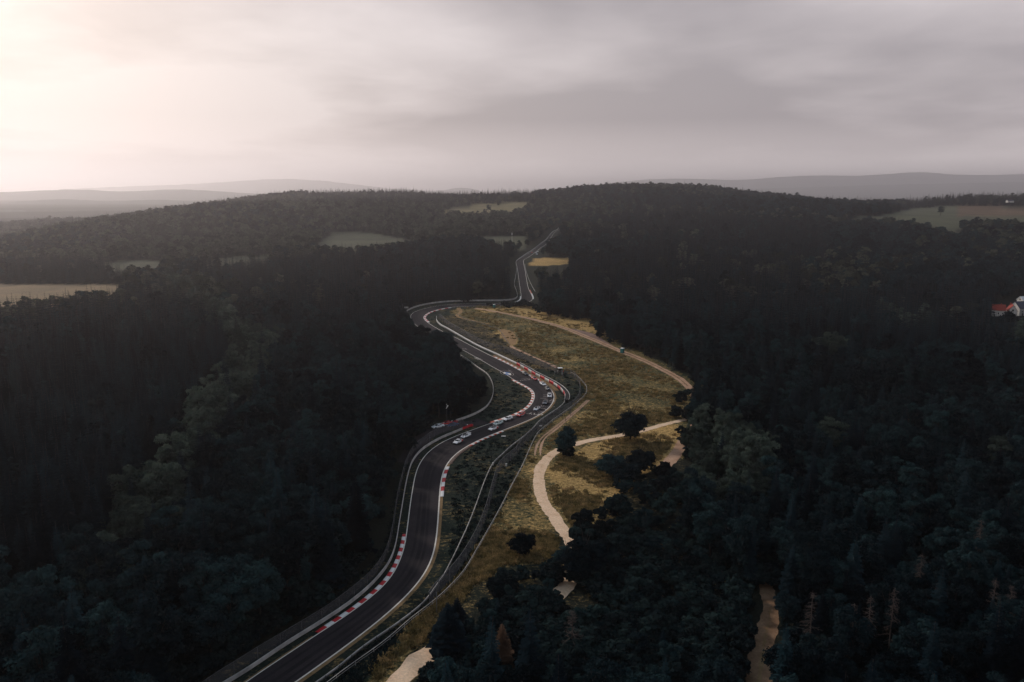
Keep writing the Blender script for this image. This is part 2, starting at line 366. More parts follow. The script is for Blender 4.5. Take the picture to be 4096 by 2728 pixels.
# ------------------------------------------------------------------ polylines
def catmull(p, n=8):
    p = np.asarray(p, float); q = np.vstack([2 * p[0] - p[1], p, 2 * p[-1] - p[-2]]); out = []
    for i in range(1, len(q) - 2):
        for t in np.linspace(0, 1, n, endpoint=False):
            a, b, c, d = q[i - 1], q[i], q[i + 1], q[i + 2]
            out.append(.5 * ((2 * b) + (c - a) * t + (2 * a - 5 * b + 4 * c - d) * t * t + (3 * b - a - 3 * c + d) * t ** 3))
    out.append(p[-1]); return np.array(out)
def resample(p, step=None, n=None):
    s = np.r_[0, np.cumsum(np.hypot(*np.diff(p[:, :2], axis=0).T))]
    n = n or max(2, int(round(s[-1] / step)) + 1)
    t = np.linspace(0, s[-1], n)
    return np.stack([np.interp(t, s, p[:, k]) for k in range(p.shape[1])], 1)
def smooth(p, it=3):
    p = p.copy()
    for _ in range(it): p[1:-1] = .25 * p[:-2] + .5 * p[1:-1] + .25 * p[2:]
    return p
def line(uv, step=2.0, it=4):
    g = G(uv)[:, :2]
    return smooth(resample(smooth(resample(catmull(g), step), it), step), it)
def tangents(p):
    t = np.gradient(p, axis=0); return t / np.maximum(np.hypot(t[:, 0], t[:, 1]), 1e-6)[:, None]
def normals(p):
    t = tangents(p); return np.stack([-t[:, 1], t[:, 0]], 1)     # to the left of travel
def ribbon(name, a, b, mat, lift, parent=None, cols=2, mats=None, mi=None):
    """sheet between two ground polylines, following the ground"""
    n = len(a); ts = np.linspace(0, 1, cols); vs = []
    for t in ts:
        q = a * (1 - t) + b * t
        vs.append(np.c_[q, H(q[:, 0], q[:, 1]) + lift])
    v = np.concatenate(vs); f = []
    for c in range(cols - 1):
        for i in range(n - 1): f.append((c * n + i, c * n + i + 1, (c + 1) * n + i + 1, (c + 1) * n + i))
    f = np.array(f)
    me = npmesh(name, v, f, mats or [mat], mi)
    # faces upward
    if me.polygons[0].normal.z < 0: me.flip_normals()
    return link(name, me, parent)
def sweep(p, prof, closed=True, zoff=0.0):
    """profile [(offset to the left, z)] along ground polyline p -> verts, faces"""
    nrm = normals(p); z = H(p[:, 0], p[:, 1]) + zoff; k = len(prof); n = len(p); v = []
    for o, h in prof: v.append(np.c_[p + nrm * o, z + h])
    v = np.concatenate(v); f = []
    for j in range(k if closed else k - 1):
        j2 = (j + 1) % k
        for i in range(n - 1): f.append((j * n + i, j2 * n + i, j2 * n + i + 1, j * n + i + 1))
    if closed:
        pass
    return v, np.array(f)
HAZE = 9e-5; SUNE = 2.1; EXPO = 0.0; ZEN = (2.0, 3.0, 4.1); SKYROT = 8; SKYLOC = (7.1, 5.3, 0); SKYSCL = (.95, .8, 1)
# ------------------------------------------------------------------ the ground sheet
az = np.unique(np.r_[np.radians(np.arange(-52, 52.01, .3)), np.radians(np.arange(52, 308.1, 4))])
rr = np.r_[np.geomspace(6, 60, 14)[:-1], np.geomspace(60, 1600, 300), np.geomspace(1640, 90000, 70)]
A_, R_ = np.meshgrid(az, rr, indexing='ij')
gx = (R_ * np.sin(A_)).ravel(); gy = (R_ * np.cos(A_)).ravel(); gz = H(gx, gy)
na, nr = A_.shape
ii, jj = np.meshgrid(np.arange(na - 1), np.arange(nr - 1), indexing='ij')
q0 = (ii * nr + jj).ravel()
gf = np.stack([q0, q0 + nr, q0 + nr + 1, q0 + 1], 1)
gv = np.c_[gx, gy, gz]
gv = np.vstack([gv, [[0, 0, float(H(0, 5))]]])
cen = len(gv) - 1
tri = np.array([(i * nr, cen, cen, (i + 1) * nr) for i in range(na - 1)])
me = npmesh('ground', gv, gf, [M['ground']])
if me.polygons[len(me.polygons) // 2].normal.z < 0: me.flip_normals()
ground = tag(link('ground', me), kind='structure')
gu, gw, gd = P(gv[:, 0], gv[:, 1], gv[:, 2])
inf = (gd > 30) & (np.hypot(gv[:, 0], gv[:, 1]) < 3200)
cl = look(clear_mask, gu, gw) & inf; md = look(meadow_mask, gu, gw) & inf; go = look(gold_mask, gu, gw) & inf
fi = look(land_field, gu, gw) & inf & ~cl; sb = look(scrub_mask, gu, gw) & inf
land = np.tile(np.array([.022, .024, .018]), (len(gv), 1)); dry = np.zeros(len(gv))
land[sb] = (.018, .022, .018); dry[sb] = .26
land[cl] = (.017, .026, .022); dry[cl] = .24
bk_ = inpoly(gu, gw, [(1757,1262),(1840,1262),(1960,1308),(2040,1383),(2229,1468),(2225,1492),(2066,1457),(1908,1382),(1787,1312)]) & inf
land[bk_] = (.034, .032, .022); dry[bk_] = .3
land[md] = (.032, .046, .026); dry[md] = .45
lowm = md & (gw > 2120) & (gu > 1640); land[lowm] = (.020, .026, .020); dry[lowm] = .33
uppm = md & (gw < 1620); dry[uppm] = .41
land[go & md] = (.12, .095, .045); dry[go & md] = .85
land[fi] = (.085, .088, .06); dry[fi] = .0
lx = gu < 520
land[fi & (gw < 1250) & (gw > 1120) & lx] = (.26, .19, .12)
land[fi & (gu > 3830) & (gw > 825) & (gw < 868)] = (.125, .085, .06)
land[fi & (gu > 2100) & (gu < 2300) & (gw > 1000)] = (.30, .20, .09)
land[fi & (gu > 1700) & (gu < 2200) & (gw < 870)] = (.19, .16, .09)
yel = inpoly(gu, gw, dp([(1232,593),(1310,592),(1312,606),(1240,612),(1215,609)])) & inf
land[yel] = (.30, .19, .08); dry[yel] = .6
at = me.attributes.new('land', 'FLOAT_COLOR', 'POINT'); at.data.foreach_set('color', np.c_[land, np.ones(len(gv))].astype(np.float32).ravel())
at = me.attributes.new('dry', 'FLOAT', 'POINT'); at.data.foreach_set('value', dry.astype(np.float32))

# ------------------------------------------------------------------ race track
TL = [(900,2790),(978,2728),(1118,2638),(1274,2532),(1324,2503),(1423,2436),(1511,2367),(1566,2309),(1594,2251),(1610,2213),(1619,2174),(1625,2129),(1631,2085),(1639,2019),(1650,1950),(1662,1890),(1675,1859),(1693,1829),(1723,1798),(1762,1772),(1805,1751),(1856,1731.6),(1907,1713.8),(1962,1692.6),(2012,1678.8),(2056,1663.6),(2086,1649.8),(2111,1634.6),(2128,1615),(2137,1592),(2137,1572),(2126,1556),(2109,1548),(2081,1533),(2050.5,1518.7),(2020,1495),(1976,1472),(1915,1436),(1849,1400),(1832,1391),(1770,1362),(1705,1330),(1657,1295),(1642,1273),(1644,1259),(1657,1248),(1691,1236),(1738,1225.5),(1793,1218.5),(1848,1215.5),(1959,1214),(2035,1212.5),(2068,1208),(2083,1198),(2084,1184),(2080,1155),(2076,1127),(2069,1076),(2063,1047),(2075,1037),(2097,1024),(2127,1005),(2161,978),(2192,951),(2237,911.5),(2252,899)]
TR = [(1080,2805),(1191,2728),(1307,2646),(1445,2543.7),(1561,2452.6),(1649,2367),(1699,2320),(1719.4,2284),(1732,2248),(1741,2210),(1747.4,2167),(1752.5,2116),(1756.4,2052),(1760,1995),(1763,1943),(1769.4,1905),(1779.6,1872),(1795,1846),(1818,1821),(1843,1800.5),(1874,1782.7),(1907,1765),(1948,1747),(2003,1725.7),(2059,1706),(2114,1684),(2155,1666),(2186,1645.6),(2208,1623.6),(2220,1598.7),(2221.6,1579),(2216,1565.6),(2205,1554.6),(2188.5,1541),(2155,1523),(2119.5,1503.5),(2083.6,1484),(2031,1455),(1979,1430.4),(1918,1400),(1860,1370),(1829,1353),(1780,1330),(1740,1309),(1710,1289),(1697,1278),(1694,1268.7),(1703.5,1257.6),(1724,1246.6),(1754.6,1238),(1793,1231),(1826,1227),(1900,1224.5),(2000,1222.5),(2080,1220),(2118,1212),(2133,1197),(2124.4,1175),(2113,1150),(2108,1124),(2100,1076),(2094,1047),(2098,1038),(2115,1029),(2136,1014),(2166,990),(2197,963),(2242,916),(2257,903)]
L0 = line(TL, 1.5, 3); R0 = line(TR, 1.5, 3)
# pair the two edges (monotone nearest points), then rebuild both from a smooth middle and width
pairs = []; j = 0
for i in range(0, len(L0), 2):
    w = np.hypot(*(R0[j:j + 60] - L0[i]).T); j = j + int(np.argmin(w)); pairs.append((L0[i], R0[j]))
pl = smooth(np.array([p[0] for p in pairs]), 3); pr = smooth(np.array([p[1] for p in pairs]), 10)
mid = .5 * (pl + pr); s = np.r_[0, np.cumsum(np.hypot(*np.diff(mid, axis=0).T))]
tt = np.arange(0, s[-1], 1.5)
ML = smooth(np.stack([np.interp(tt, s, pl[:, k]) for k in (0, 1)], 1), 4)
MR = smooth(np.stack([np.interp(tt, s, pr[:, k]) for k in (0, 1)], 1), 4)
MID = .5 * (ML + MR)
tag(ribbon('race_track', ML, MR, M['asphalt'], .10, cols=5), kind='structure')
def inset(e, other, d):
    v = other - e; v /= np.maximum(np.hypot(v[:, 0], v[:, 1]), 1e-6)[:, None]; return e + v * d
lw = np.interp(np.arange(len(ML)), [0, len(ML)], [.28, .34])[:, None]
lw2 = np.where(np.arange(len(ML)) * 1.5 < 400, .38, .36)[:, None]
tag(ribbon('edge_line_marking', ML, inset(ML, MR, lw), M['paint_white'], .115), kind='structure')
tag(ribbon('edge_line_marking', inset(MR, ML, lw2), MR, M['paint_white'], .115), kind='structure')
kmid = np.hypot(*(MID).T)
kend = int(np.argmax(kmid > 430)) or len(MID)
def sidx(edge, uv):
    g = G([uv])[0, :2]; return int(np.argmin(np.hypot(*(edge - g).T)))
def offs(e, other, d):
    v = e - other; v /= np.maximum(np.hypot(v[:, 0], v[:, 1]), 1e-6)[:, None]; return smooth(e + v * d, 2)
# dry strip beside the outer edge
a, b = sidx(MR, (1080,2805)), sidx(MR, (2221,1579))
tag(ribbon('verge_strip', MR[a:b + 30], offs(MR, ML, .9)[a:b + 30], M['dry_strip'], .06), kind='structure')
a, b = sidx(MR, (2216,1565)), sidx(MR, (1958,1420))
tag(ribbon('verge_strip', offs(MR, ML, 1.2)[a:b], offs(MR, ML, 3.4)[a:b], M['dry_strip'], .05), kind='structure')
tag(ribbon('verge_strip', ML[:sidx(ML,(1274,2532))], offs(ML, MR, .5)[:sidx(ML,(1274,2532))], M['dry_strip'], .06), kind='structure')
def kerb(e, other, uv0, uv1, nb, w0, w1, mats, first=0, h=.14):
    a, b = sorted((sidx(e, uv0), sidx(e, uv1)))
    inn = resample(offs(e, other, w0)[a:b + 1], n=6 * nb + 1); out = resample(offs(e, other, w1)[a:b + 1], n=6 * nb + 1)
    n = len(inn); t = np.linspace(0, 1, n)
    z0 = H(inn[:, 0], inn[:, 1]); z1 = H(out[:, 0], out[:, 1])
    end = np.clip(np.minimum(np.arange(n), np.arange(n)[::-1]) / 3.0, .15, 1)
    v = np.concatenate([np.c_[inn, z0 + .125], np.c_[.5 * (inn + out), .5 * (z0 + z1) + .13 + h * .7 * end], np.c_[out, z1 + .12 + h * end], np.c_[out, z1 - .1]])
    f = []; mi = []
    s = np.r_[0, np.cumsum(np.hypot(*np.diff(inn, axis=0).T))]
    for i in range(n - 1):
        m = (int(s[i] / s[-1] * nb * .9999) + first) % 2
        for c in range(3): f.append((c * n + i, c * n + i + 1, (c + 1) * n + i + 1, (c + 1) * n + i)); mi.append(m)
    me = npmesh('kerb', v, np.array(f), mats, np.array(mi))
    if me.polygons[0].normal.z < 0: me.flip_normals()
    return tag(link('kerb', me), kind='structure')
KR = [M['kerb_red'], M['kerb_white']]; KO = [M['kerb_orange'], M['kerb_white']]
kerb(ML, MR, (1276,2530), (1623,2140), 23, 0.02, 1.0, KR)
kerb(MR, ML, (1760,1985), (1783,1866), 7, .05, 1.15, [M['kerb_white'], M['kerb_red']])
kerb(MR, ML, (1786,1858), (1868,1786), 6, .05, 1.4, [M['kerb_brown'], M['kerb_brown']], h=.12)
kerb(MR, ML, (1873,1783), (2005,1725), 14, .05, 1.0, KO)
kerb(ML, MR, (1962,1692), (2051,1518.7), 37, .02, 1.15, KO)
kerb(MR, ML, (1972,1427), (2100,1494), 17, .05, 1.0, KO)
kerb(MR, ML, (2112,1500), (2162,1527), 6, .05, 1.0, KO)
kerb(MR, ML, (1712,1290), (1800,1230), 19, .05, 1.5, [M['kerb_white'], M['kerb_red']])
kerb(ML, MR, (2066,1208), (2084,1185), 2, .05, .9, [M['kerb_white'], M['kerb_white']])
kerb(MR, ML, (2133,1197), (2117,1160), 2, .05, 1.0, [M['kerb_orange'], M['kerb_white']], first=1)

for k, (f0, f1, wd) in enumerate([(.22, .30, 1), (.40, .52, 1), (.66, .74, 1)]):
    wv = (np.sin(np.arange(len(ML)) * (.02 + .006 * k) + k) * .08)[:, None]
    tag(ribbon('tyre_track', ML * (1 - f0 - wv) + MR * (f0 + wv), ML * (1 - f1 - wv) + MR * (f1 + wv), M['rubber'], .107), kind='structure')
# painted marks on the asphalt: strokes laid as thin sheets
def mark(name, pts, w, mat, lift=.125, step=.6):
    p = np.asarray(pts, float)
    p = resample(p, step) if len(p) > 2 else resample(p, n=max(2, int(np.hypot(*(p[1] - p[0])) / step)))
    nn = normals(p) * w * .5
    return tag(ribbon(name, p - nn, p + nn, mat, lift), kind='structure')
def frame_at(uv):
    g = G([uv])[0, :2]; i = int(np.argmin(np.hypot(*(MID - g).T))); t = tangents(MID)[i]
    return g, t, np.array([-t[1], t[0]])
g, t, nl = frame_at((2030,1495.5))          # roundel: white ring, blue and white quarters
ang = np.linspace(0, 2 * math.pi, 49)
def ell(c, ra, rb, a=ang): return c + np.outer(np.cos(a), t) * ra + np.outer(np.sin(a), nl) * rb
c0 = g + t * 1.0
rg = ell(c0, 6.2, 3.1); ri = ell(c0, 5.9, 2.85)
tag(ribbon('roundel_marking', rg, ri, M['faded_paint'], .13), kind='structure')
for q in range(4):
    aa = np.linspace(q * math.pi / 2, (q + 1) * math.pi / 2, 13)
    o_ = ell(c0 - t * .6, 3.9, 1.75, aa); i_ = np.repeat(c0[None], 13, 0) + .01 * (o_ - c0)
    tag(ribbon('roundel_marking', o_, i_, M['paint_white'] if q % 2 == 0 else M['blue_paint'], .13), kind='structure')
def scrawl(uv, L, W, seed, mat=M['faded_paint'], n=6, along=True, w=.28):
    """illegible hand painted letters: short strokes in a row"""
    r = random.Random(seed); g, t, nl = frame_at(uv)
    a, b = (t, nl) if along else (nl, t)
    for k in range(n):
        c = g + a * (k - n / 2 + .5) * L / n
        for _ in range(2):
            q = c + a * r.uniform(-.3, .3) * L / n
            e = q + b * W * r.choice((-.5, .5)) + a * r.uniform(-.4, .4) * L / n
            f = q - b * W * .5 * r.uniform(.2, 1)
            mark('lettering_marking', [e, f], w, mat, .124 + .004 * r.random())
    
scrawl((1913,1436), 7, 2.6, 3, M['paint_white'], 5, w=.4); scrawl((1858,1396), 5, 2, 5)
scrawl((2144,1657.5), 6.5, 2.2, 9, M['paint_white'], 6, along=False, w=.3); scrawl((2185,1626), 8, 1.2, 12, n=7, along=False)
scrawl((2100,1521), 9, 1.4, 14, n=8, along=False); scrawl((2040,1484), 5, 1, 4, n=4)
for k, (u0, v0, u1, v1) in enumerate([(2084,1516.5,2122,1514), (2088,1522,2122,1519), (2172,1580,2190,1580.5), (2172,1586.5,2188,1587), (2160,1594,2186,1594), (2106,1655,2126,1653)]):
    q = G([(u0, v0), (u1, v1)])[:, :2]; mark('stroke_marking', [q[0], q[1]], .3, M['faded_paint'])
def uvline(uvs, w, mat=M['faded_paint']):
    q = catmull(G(uvs)[:, :2], 6); mark('loop_marking', q, w, mat)
uvline([(2160,1634),(2175,1634.5),(2183,1639),(2178,1646),(2166,1650),(2152,1649)], .3)
uvline([(2154,1643),(2170,1648)], .3)
uvline([(2196,1606),(2206,1601),(2215,1601.5),(2217,1605.5),(2210,1610),(2194,1610)], .3)

# ------------------------------------------------------------------ dirt paths and the service road
def path(name, uv, w, mat, lift=.05, jit=.25):
    p = line(uv, 1.2, 4); nn = normals(p)
    r = np.random.default_rng(len(uv)); n = len(p)
    def wob(): return np.convolve(r.normal(0, 1, n + 8), np.ones(9) / 9, 'valid')[:, None] * jit * 2.2 + r.normal(0, .5, (n, 1)) * jit
    w_ = np.interp(np.linspace(0, 1, n), np.linspace(0, 1, len(w)), w)[:, None] if isinstance(w, (list, tuple)) else w
    return tag(ribbon(name, p + nn * (w_ / 2 + wob()), p - nn * (w_ / 2 + wob()), mat, lift, cols=3), kind='structure')
path('dirt_path', [(1900,1233),(1935,1238),(1997,1249.5),(2080,1266),(2162,1285),(2245,1308),(2328,1340),(2411,1374),(2482,1404.5),(2549,1430),(2632,1468),(2703,1506),(2753,1545),(2775,1575),(2795,1612),(2798,1655),(2775,1705),(2735,1765),(2712,1800),(2685,1840),(2640,1880)], [3.0, 4.0, 4.6, 4.6, 4.6, 4.4, 4.2, 4.2], M['dirt'])
path('dirt_path', [(2262,1312),(2310,1322),(2352,1337),(2395,1362),(2450,1386)], [1, 6, 11, 7, 1], M['dirt_brown'], .035)
P1C = [(1997,1249.5),(2080,1266),(2162,1285),(2245,1308),(2328,1340),(2411,1374),(2482,1404.5),(2549,1430),(2632,1468),(2703,1506),(2753,1545)]
path('grass_strip', P1C, [.6, .9, 1.1, 1.0, .8], M['dry_strip'], .065, .2)
path('grass_strip', [(3078,2430),(3062,2550),(3046,2637),(3037,2728),(3035,2790)], [.3, .9, 1.2, 1.2], M['dry_strip'], .065, .3)
path('gravel_path', [(2790,1668),(2698,1687),(2632,1704),(2582,1719),(2471,1744),(2405,1754),(2317,1771),(2275,1783),(2233,1801),(2187,1832),(2161,1873),(2153,1919),(2161,1970),(2187,2027),(2222,2078),(2253,2118),(2279,2149),(2296,2215),(2290,2290),(2262,2345),(2180,2420),(2050,2490),(1900,2550),(1770,2590),(1700,2618),(1651,2667),(1588,2728),(1530,2800)], [2.6, 3.2, 3.6, 3.8, 4.0, 4.2, 4.4, 4.6, 4.8], M['gravel'])
path('forest_track', [(3040,2210),(3060,2290),(3070,2378),(3082,2464),(3062,2550),(3046,2637),(3037,2728),(3035,2800)], [2, 3, 3.6, 4.4, 5, 5], M['track_soil'])
path('sandy_trail', [(1838,1231),(1834,1236),(1844,1247),(1829,1262),(1848,1273),(1890,1282.5),(1925,1289),(1960,1297)], [3, 3, 2.6, 2, .8], M['gold_soil'])
path('sandy_trail', [(2036,1382),(2066,1396),(2124,1423),(2180,1448),(2228,1471)], 2.0, M['dirt'], .06)
path('sandy_trail', [(2008,1318),(2030,1330),(2040,1350),(2052,1378)], [4, 9, 9, 3], M['gold_soil'], .045, .6)
for off in (-1, 1):
    path('wheel_rut', [(2352+off*4,1601),(2290+off*5,1657),(2223+off*6,1713+off),(2174+off*7,1751),(2156+off*9,1784),(2150+off*11,1822)], .75, M['dirt'], .045, .1)
path('service_road', [(1935,1684),(1893,1693),(1850,1699),(1800,1706),(1755,1717),(1710,1738),(1676,1766),(1652,1800),(1630,1850)], [9, 8, 8, 8, 7, 7], M['asphalt'], .06)
# ------------------------------------------------------------------ guard rails, fences and the barrier
def wbeam(z0, n, d=.085, bh=.31):
    """front face of n corrugated beams, then the flat back"""
    pr = []
    for k in range(n):
        z = z0 + k * (bh + .04)
        pr += [(0, z), (d, z + .05), (d, z + .11), (.01, z + .155), (d, z + .20), (d, z + .26), (0, z + bh)]
    top = z0 + n * (bh + .04) - .04
    return pr + [(-.05, top), (-.05, z0)], top
def posts(root, p, off, h, spacing, mat, sz=(.1, .14), name='post', lean=0, cap=100):
    q = resample(p, spacing); nn = normals(q); rest = []
    me = None; mb = MB(); mb.box((0, 0, h / 2), (sz[0], sz[1], h)); me = mb.mesh(name, mat)
    for i in range(len(q)):
        a = q[i] + nn[i] * off; loc = (a[0], a[1], float(H(a[0], a[1])) - .02)
        if i >= cap: rest.append((loc, math.atan2(nn[i][1], nn[i][0]))); continue
        o = link(name, me, root, loc); o.rotation_euler = (0, 0, math.atan2(nn[i][1], nn[i][0]))
    if rest:
        mb = MB()
        for loc, a in rest: mb.box((loc[0], loc[1], loc[2] + h / 2), (sz[0], sz[1], h), rz=a)
        tag(mb.build('far_post', mat, root), kind='stuff')
def rail(uv, n, label, side=1, z0=.12, mat='galv', sp=4.0, group=None, red_end=None, step=1.5, gaps=0):
    p = line(uv, step, 3)
    root = tag(empty('guard_rail', (0, 0, 0)), label, 'guard rail', group)
    prof, top = wbeam(z0, n)
    prof = [(side * o, z) for o, z in prof]
    v, f = sweep(p, prof)
    mats = [M[mat]]; mi = None
    if red_end:
        k = len(p) - 1; mi = np.array([1 if (q % k) >= k - red_end else 0 for q in range(len(f))]); mats = [M[mat], M['red_board']]
    link('rail', npmesh('rail', v, f, mats, mi), root)
    posts(root, p, -side * .13, top + .02, sp, M['galv_dark'], (.14, .1))
    return root, p
def fence(uv, h, label, sp=5.0, net=True, topbar=.03, mat='galv_dark', lean=0.0, psz=.09, group=None, netname='wire_net'):
    p = line(uv, 1.5, 3); root = tag(empty('wire_fence', (0, 0, 0)), label, 'fence', group)
    if net:
        v, f = sweep(p, [(0, .05), (0, h * .8), (lean, h)], closed=False)
        link(netname, npmesh(netname, v, f, [M['net']]), root)
    v, f = sweep(p, [(lean - topbar, h - topbar), (lean + topbar, h - topbar), (lean + topbar, h + topbar), (lean - topbar, h + topbar)])
    link('top_wire', npmesh('top_wire', v, f, [M[mat]]), root)
    if not net:
        v, f = sweep(p, [(-.02, h * .5), (.02, h * .5), (.02, h * .5 + .04), (-.02, h * .5 + .04)])
        link('middle_wire', npmesh('middle_wire', v, f, [M[mat]]), root)
    posts(root, p, .06, h, sp, M[mat], (psz, psz))
    return root, p
LEFT_RAIL = [(850,2772),(937,2722),(1008,2677),(1148,2582),(1275,2503),(1384,2431),(1473,2359),(1511,2318),(1536,2289),(1559,2253),(1574,2218),(1584,2180),(1591,2141),(1598,2093),(1608,2034),(1622,1950),(1638,1880),(1651,1849),(1670,1821),(1698,1795.4),(1734,1772.4),(1774,1752),(1818,1734),(1856,1717.5),(1886,1706)]
rail(LEFT_RAIL, 3, 'long three-beam grey guard rail on the forest side of the near straight', -1, red_end=4)
rail([(1824,1688),(1866,1674),(1910,1655),(1943,1634),(1962,1609),(1972,1581),(1973,1556),(1968,1534),(1957,1512),(1943,1496),(1910,1474),(1882,1452),(1843,1426),(1800,1400)], 3, 'curved grey guard rail round the grass infield in front of the dark trees', -1, red_end=None)
rail([(1240,2760),(1290,2726),(1357,2678),(1423,2620),(1489,2571),(1550,2532),(1605,2493),(1655,2455),(1710,2405),(1745,2352),(1776,2311),(1801,2261),(1821,2222),(1839,2182),(1860,2138),(1878,2095),(1898,2044),(1911,2008),(1942,1922),(1972,1860),(2008,1825),(2049,1787),(2090,1756),(2136,1715),(2156,1690),(2201,1659),(2245,1629),(2259,1611)], 2, 'long two-beam guard rail on posts along the meadow side of the track', 1, z0=.3)
rail([(1627,1247),(1645,1236),(1668,1228),(1700,1220),(1740,1213),(1790,1208.5),(1850,1206),(1950,1205),(2030,1204.5),(2060,1201),(2070,1193),(2070,1183),(2064,1160),(2057,1140),(2064,1100),(2067,1076)], 4, 'distant grey guard rail round the outside of the hairpin below the spruces', -1, z0=.1, step=4, sp=8)
rail([(2064,1050),(2066,1045),(2098,1021),(2128,1002),(2162,975),(2193,948),(2238,908)], 3, 'farthest guard rail climbing beside the road over the wooded hill', -1, step=4, sp=12)
rail([(2100,1060),(2104,1085),(2116,1120),(2128,1146),(2141,1168)], 2, 'short far guard rail beyond the hairpin on the meadow side of the straight', 1, step=4, sp=8)

fence([(740,2830),(804,2785),(832,2762),(910,2713),(987,2664),(1058,2619),(1130,2576),(1192,2539),(1252,2501),(1313,2464),(1409,2390),(1487,2322),(1539,2246),(1564,2170),(1578,2093),(1590,2011),(1598,1970),(1611,1920),(1624,1870),(1642,1830),(1667,1797),(1703,1769),(1735,1747),(1775,1731),(1818,1716),(1848,1702)], 2.7, 'tall chain-link fence on slim posts between the forest-side guard rail and the trees', 6.0, psz=.1)
fence([(1720,2420),(1748,2378),(1794,2332),(1845,2271),(1891,2195),(1926,2123),(1952,2047),(1977,1955),(1996,1890),(2030,1852),(2067,1823),(2089,1788),(2116,1757),(2156,1726),(2185,1697),(2223,1675),(2268,1646),(2310,1617),(2322,1585),(2322,1560),(2314,1530),(2296,1509),(2262,1494)], 3.2, 'high grey debris fence of wire net behind the meadow-side guard rail', 6.0, psz=.16, lean=.35)
fence([(1757,1271),(1793,1304),(1837,1330),(1904,1368),(1959,1393),(2030,1411),(2100,1442),(2180,1474),(2225,1491)], 3.2, 'high debris fence of wire net on the bank behind the white barrier', 8.0, psz=.16, lean=.35)
fence([(1270,2780),(1335,2730),(1390,2687),(1500,2610),(1565,2560),(1638,2494),(1749,2408),(1804,2355),(1855,2299),(1906,2212),(1952,2131),(2003,2039),(2049,1947),(2090,1870),(2131,1775),(2152,1739),(2185,1710),(2214,1686),(2268,1648),(2312,1614),(2341,1585),(2348,1562),(2340,1544),(2310,1512),(2283,1496)], 1.15, 'low pale wire fence on short posts along the edge of the meadow', 5.5, net=False, topbar=.05, mat='galv', psz=.1)
fence([(1830,1262),(1870,1283),(1930,1300),(1975,1315),(1998,1325),(2038,1385)], 1.1, 'thin wire fence crossing the dry grass behind the hairpin', 9, net=False, topbar=.07, mat='galv_dark', psz=.12)
# braced frames standing in the fences
def brace(uv, h, label, rz=0, spread=2.4):
    g = G([uv])[0]; root = tag(empty('fence_brace', tuple(g), rz), label, 'fence brace', None)
    mb = MB(); mb.box((0, 0, h / 2), (.16, .16, h)); mb.build('post', M['galv_dark'], root)
    for s_ in (-1, 1):
        mb = MB(); mb.tube((0, s_ * .05, h - .15), (s_ * .5, s_ * spread, -.05), .05); mb.build('strut', M['galv_dark'], root)
brace((1747,2432), 4.0, 'braced steel frame post where the meadow-side fence passes the dark conifer', .3)
brace((1718,1772), 3.2, 'slim braced fence frame behind the guard rail beside the pair of white cars', .8)
brace((2020,1410), 3.4, 'pale braced frame post on the bank above the white barrier', .2)
brace((1852,1712), 3.6, 'leaning pole frame at the mouth of the service road', 1.0, 3)
brace((2282,1663), 3.4, 'braced fence frame beside the bend under the meadow', .5)

# white and red barrier outside the bend
BW = [(1746.5,1271),(1746,1283),(1752,1294),(1765,1305.5),(1787,1317),(1820,1336),(1908,1386),(1997,1427),(2066,1460)]
BR = [(2066,1460),(2085,1471),(2105,1481),(2124,1493),(2143,1504),(2163,1513),(2183,1524),(2204,1535),(2224,1547),(2238,1558),(2250,1570),(2259,1584),(2261,1596),(2257,1609)]
p = line(BW, 1.5, 3)
root = tag(empty('white_barrier', (0, 0, 0)), 'long white board barrier leading out of the hairpin towards the red and white blocks', 'barrier')
v, f = sweep(p, [(-.10, 0), (-.10, 1.5), (.12, 1.5), (.12, 0)])
link('board', npmesh('board', v, f, [M['white_board']]), root); posts(root, p, .2, 1.6, 6, M['galv_dark'], (.12, .12))
mb = MB(); q = resample(p, 6.0); nn = normals(q)
p = line(BR, 1.2, 3)
root = tag(empty('tyre_barrier', (0, 0, 0)), 'curved red and white tyre barrier backed by a white rail outside the bend', 'barrier')
s = np.r_[0, np.cumsum(np.hypot(*np.diff(p, axis=0).T))]; nseg = 15
sgn = 1 if np.cross(tangents(p)[20], MID[sidx(MID, (2150,1590))] - p[20]) > 0 else -1
cuts = np.linspace(0, s[-1], nseg + 1)
for k in range(nseg):
    sel = np.linspace(cuts[k] + .02, cuts[k + 1] - .02, 6)
    q = np.stack([np.interp(sel, s, p[:, c]) for c in (0, 1)], 1)
    v, f = sweep(q, [(sgn * .0, .05), (sgn * .0, 1.65), (-sgn * .1, 1.65), (-sgn * .1, .05)])
    n_ = len(q); f = np.vstack([f, [[0, n_, 2 * n_, 3 * n_]], [[n_ - 1, 4 * n_ - 1, 3 * n_ - 1, 2 * n_ - 1]]])
    link('board', npmesh('board', v, f, [M['red_board'] if k % 2 == 0 and k < 13 else M['white_board']]), root)
bk = p - normals(p) * sgn * 2.1
tm = MB(); tq = resample(p - normals(p) * sgn * .62, .78); tq2 = resample(p - normals(p) * sgn * 1.36, .78)
for row in (tq, tq2):
    for a in row:
        z = float(H(a[0], a[1]))
        for lv in range(4): tm.tube((a[0], a[1], z + .02 + lv * .36), (a[0], a[1], z + .36 + lv * .36), .37, n=8)
tag(tm.build('tyre', M['tyre'], root), kind='stuff')
prof, top = wbeam(1.1, 1)
v, f = sweep(bk, [(sgn * o, z) for o, z in prof]); link('back_rail', npmesh('back_rail', v, f, [M['white_board']]), root)
posts(root, bk, -sgn * .12, 1.55, 4, M['galv_dark'], (.12, .1))
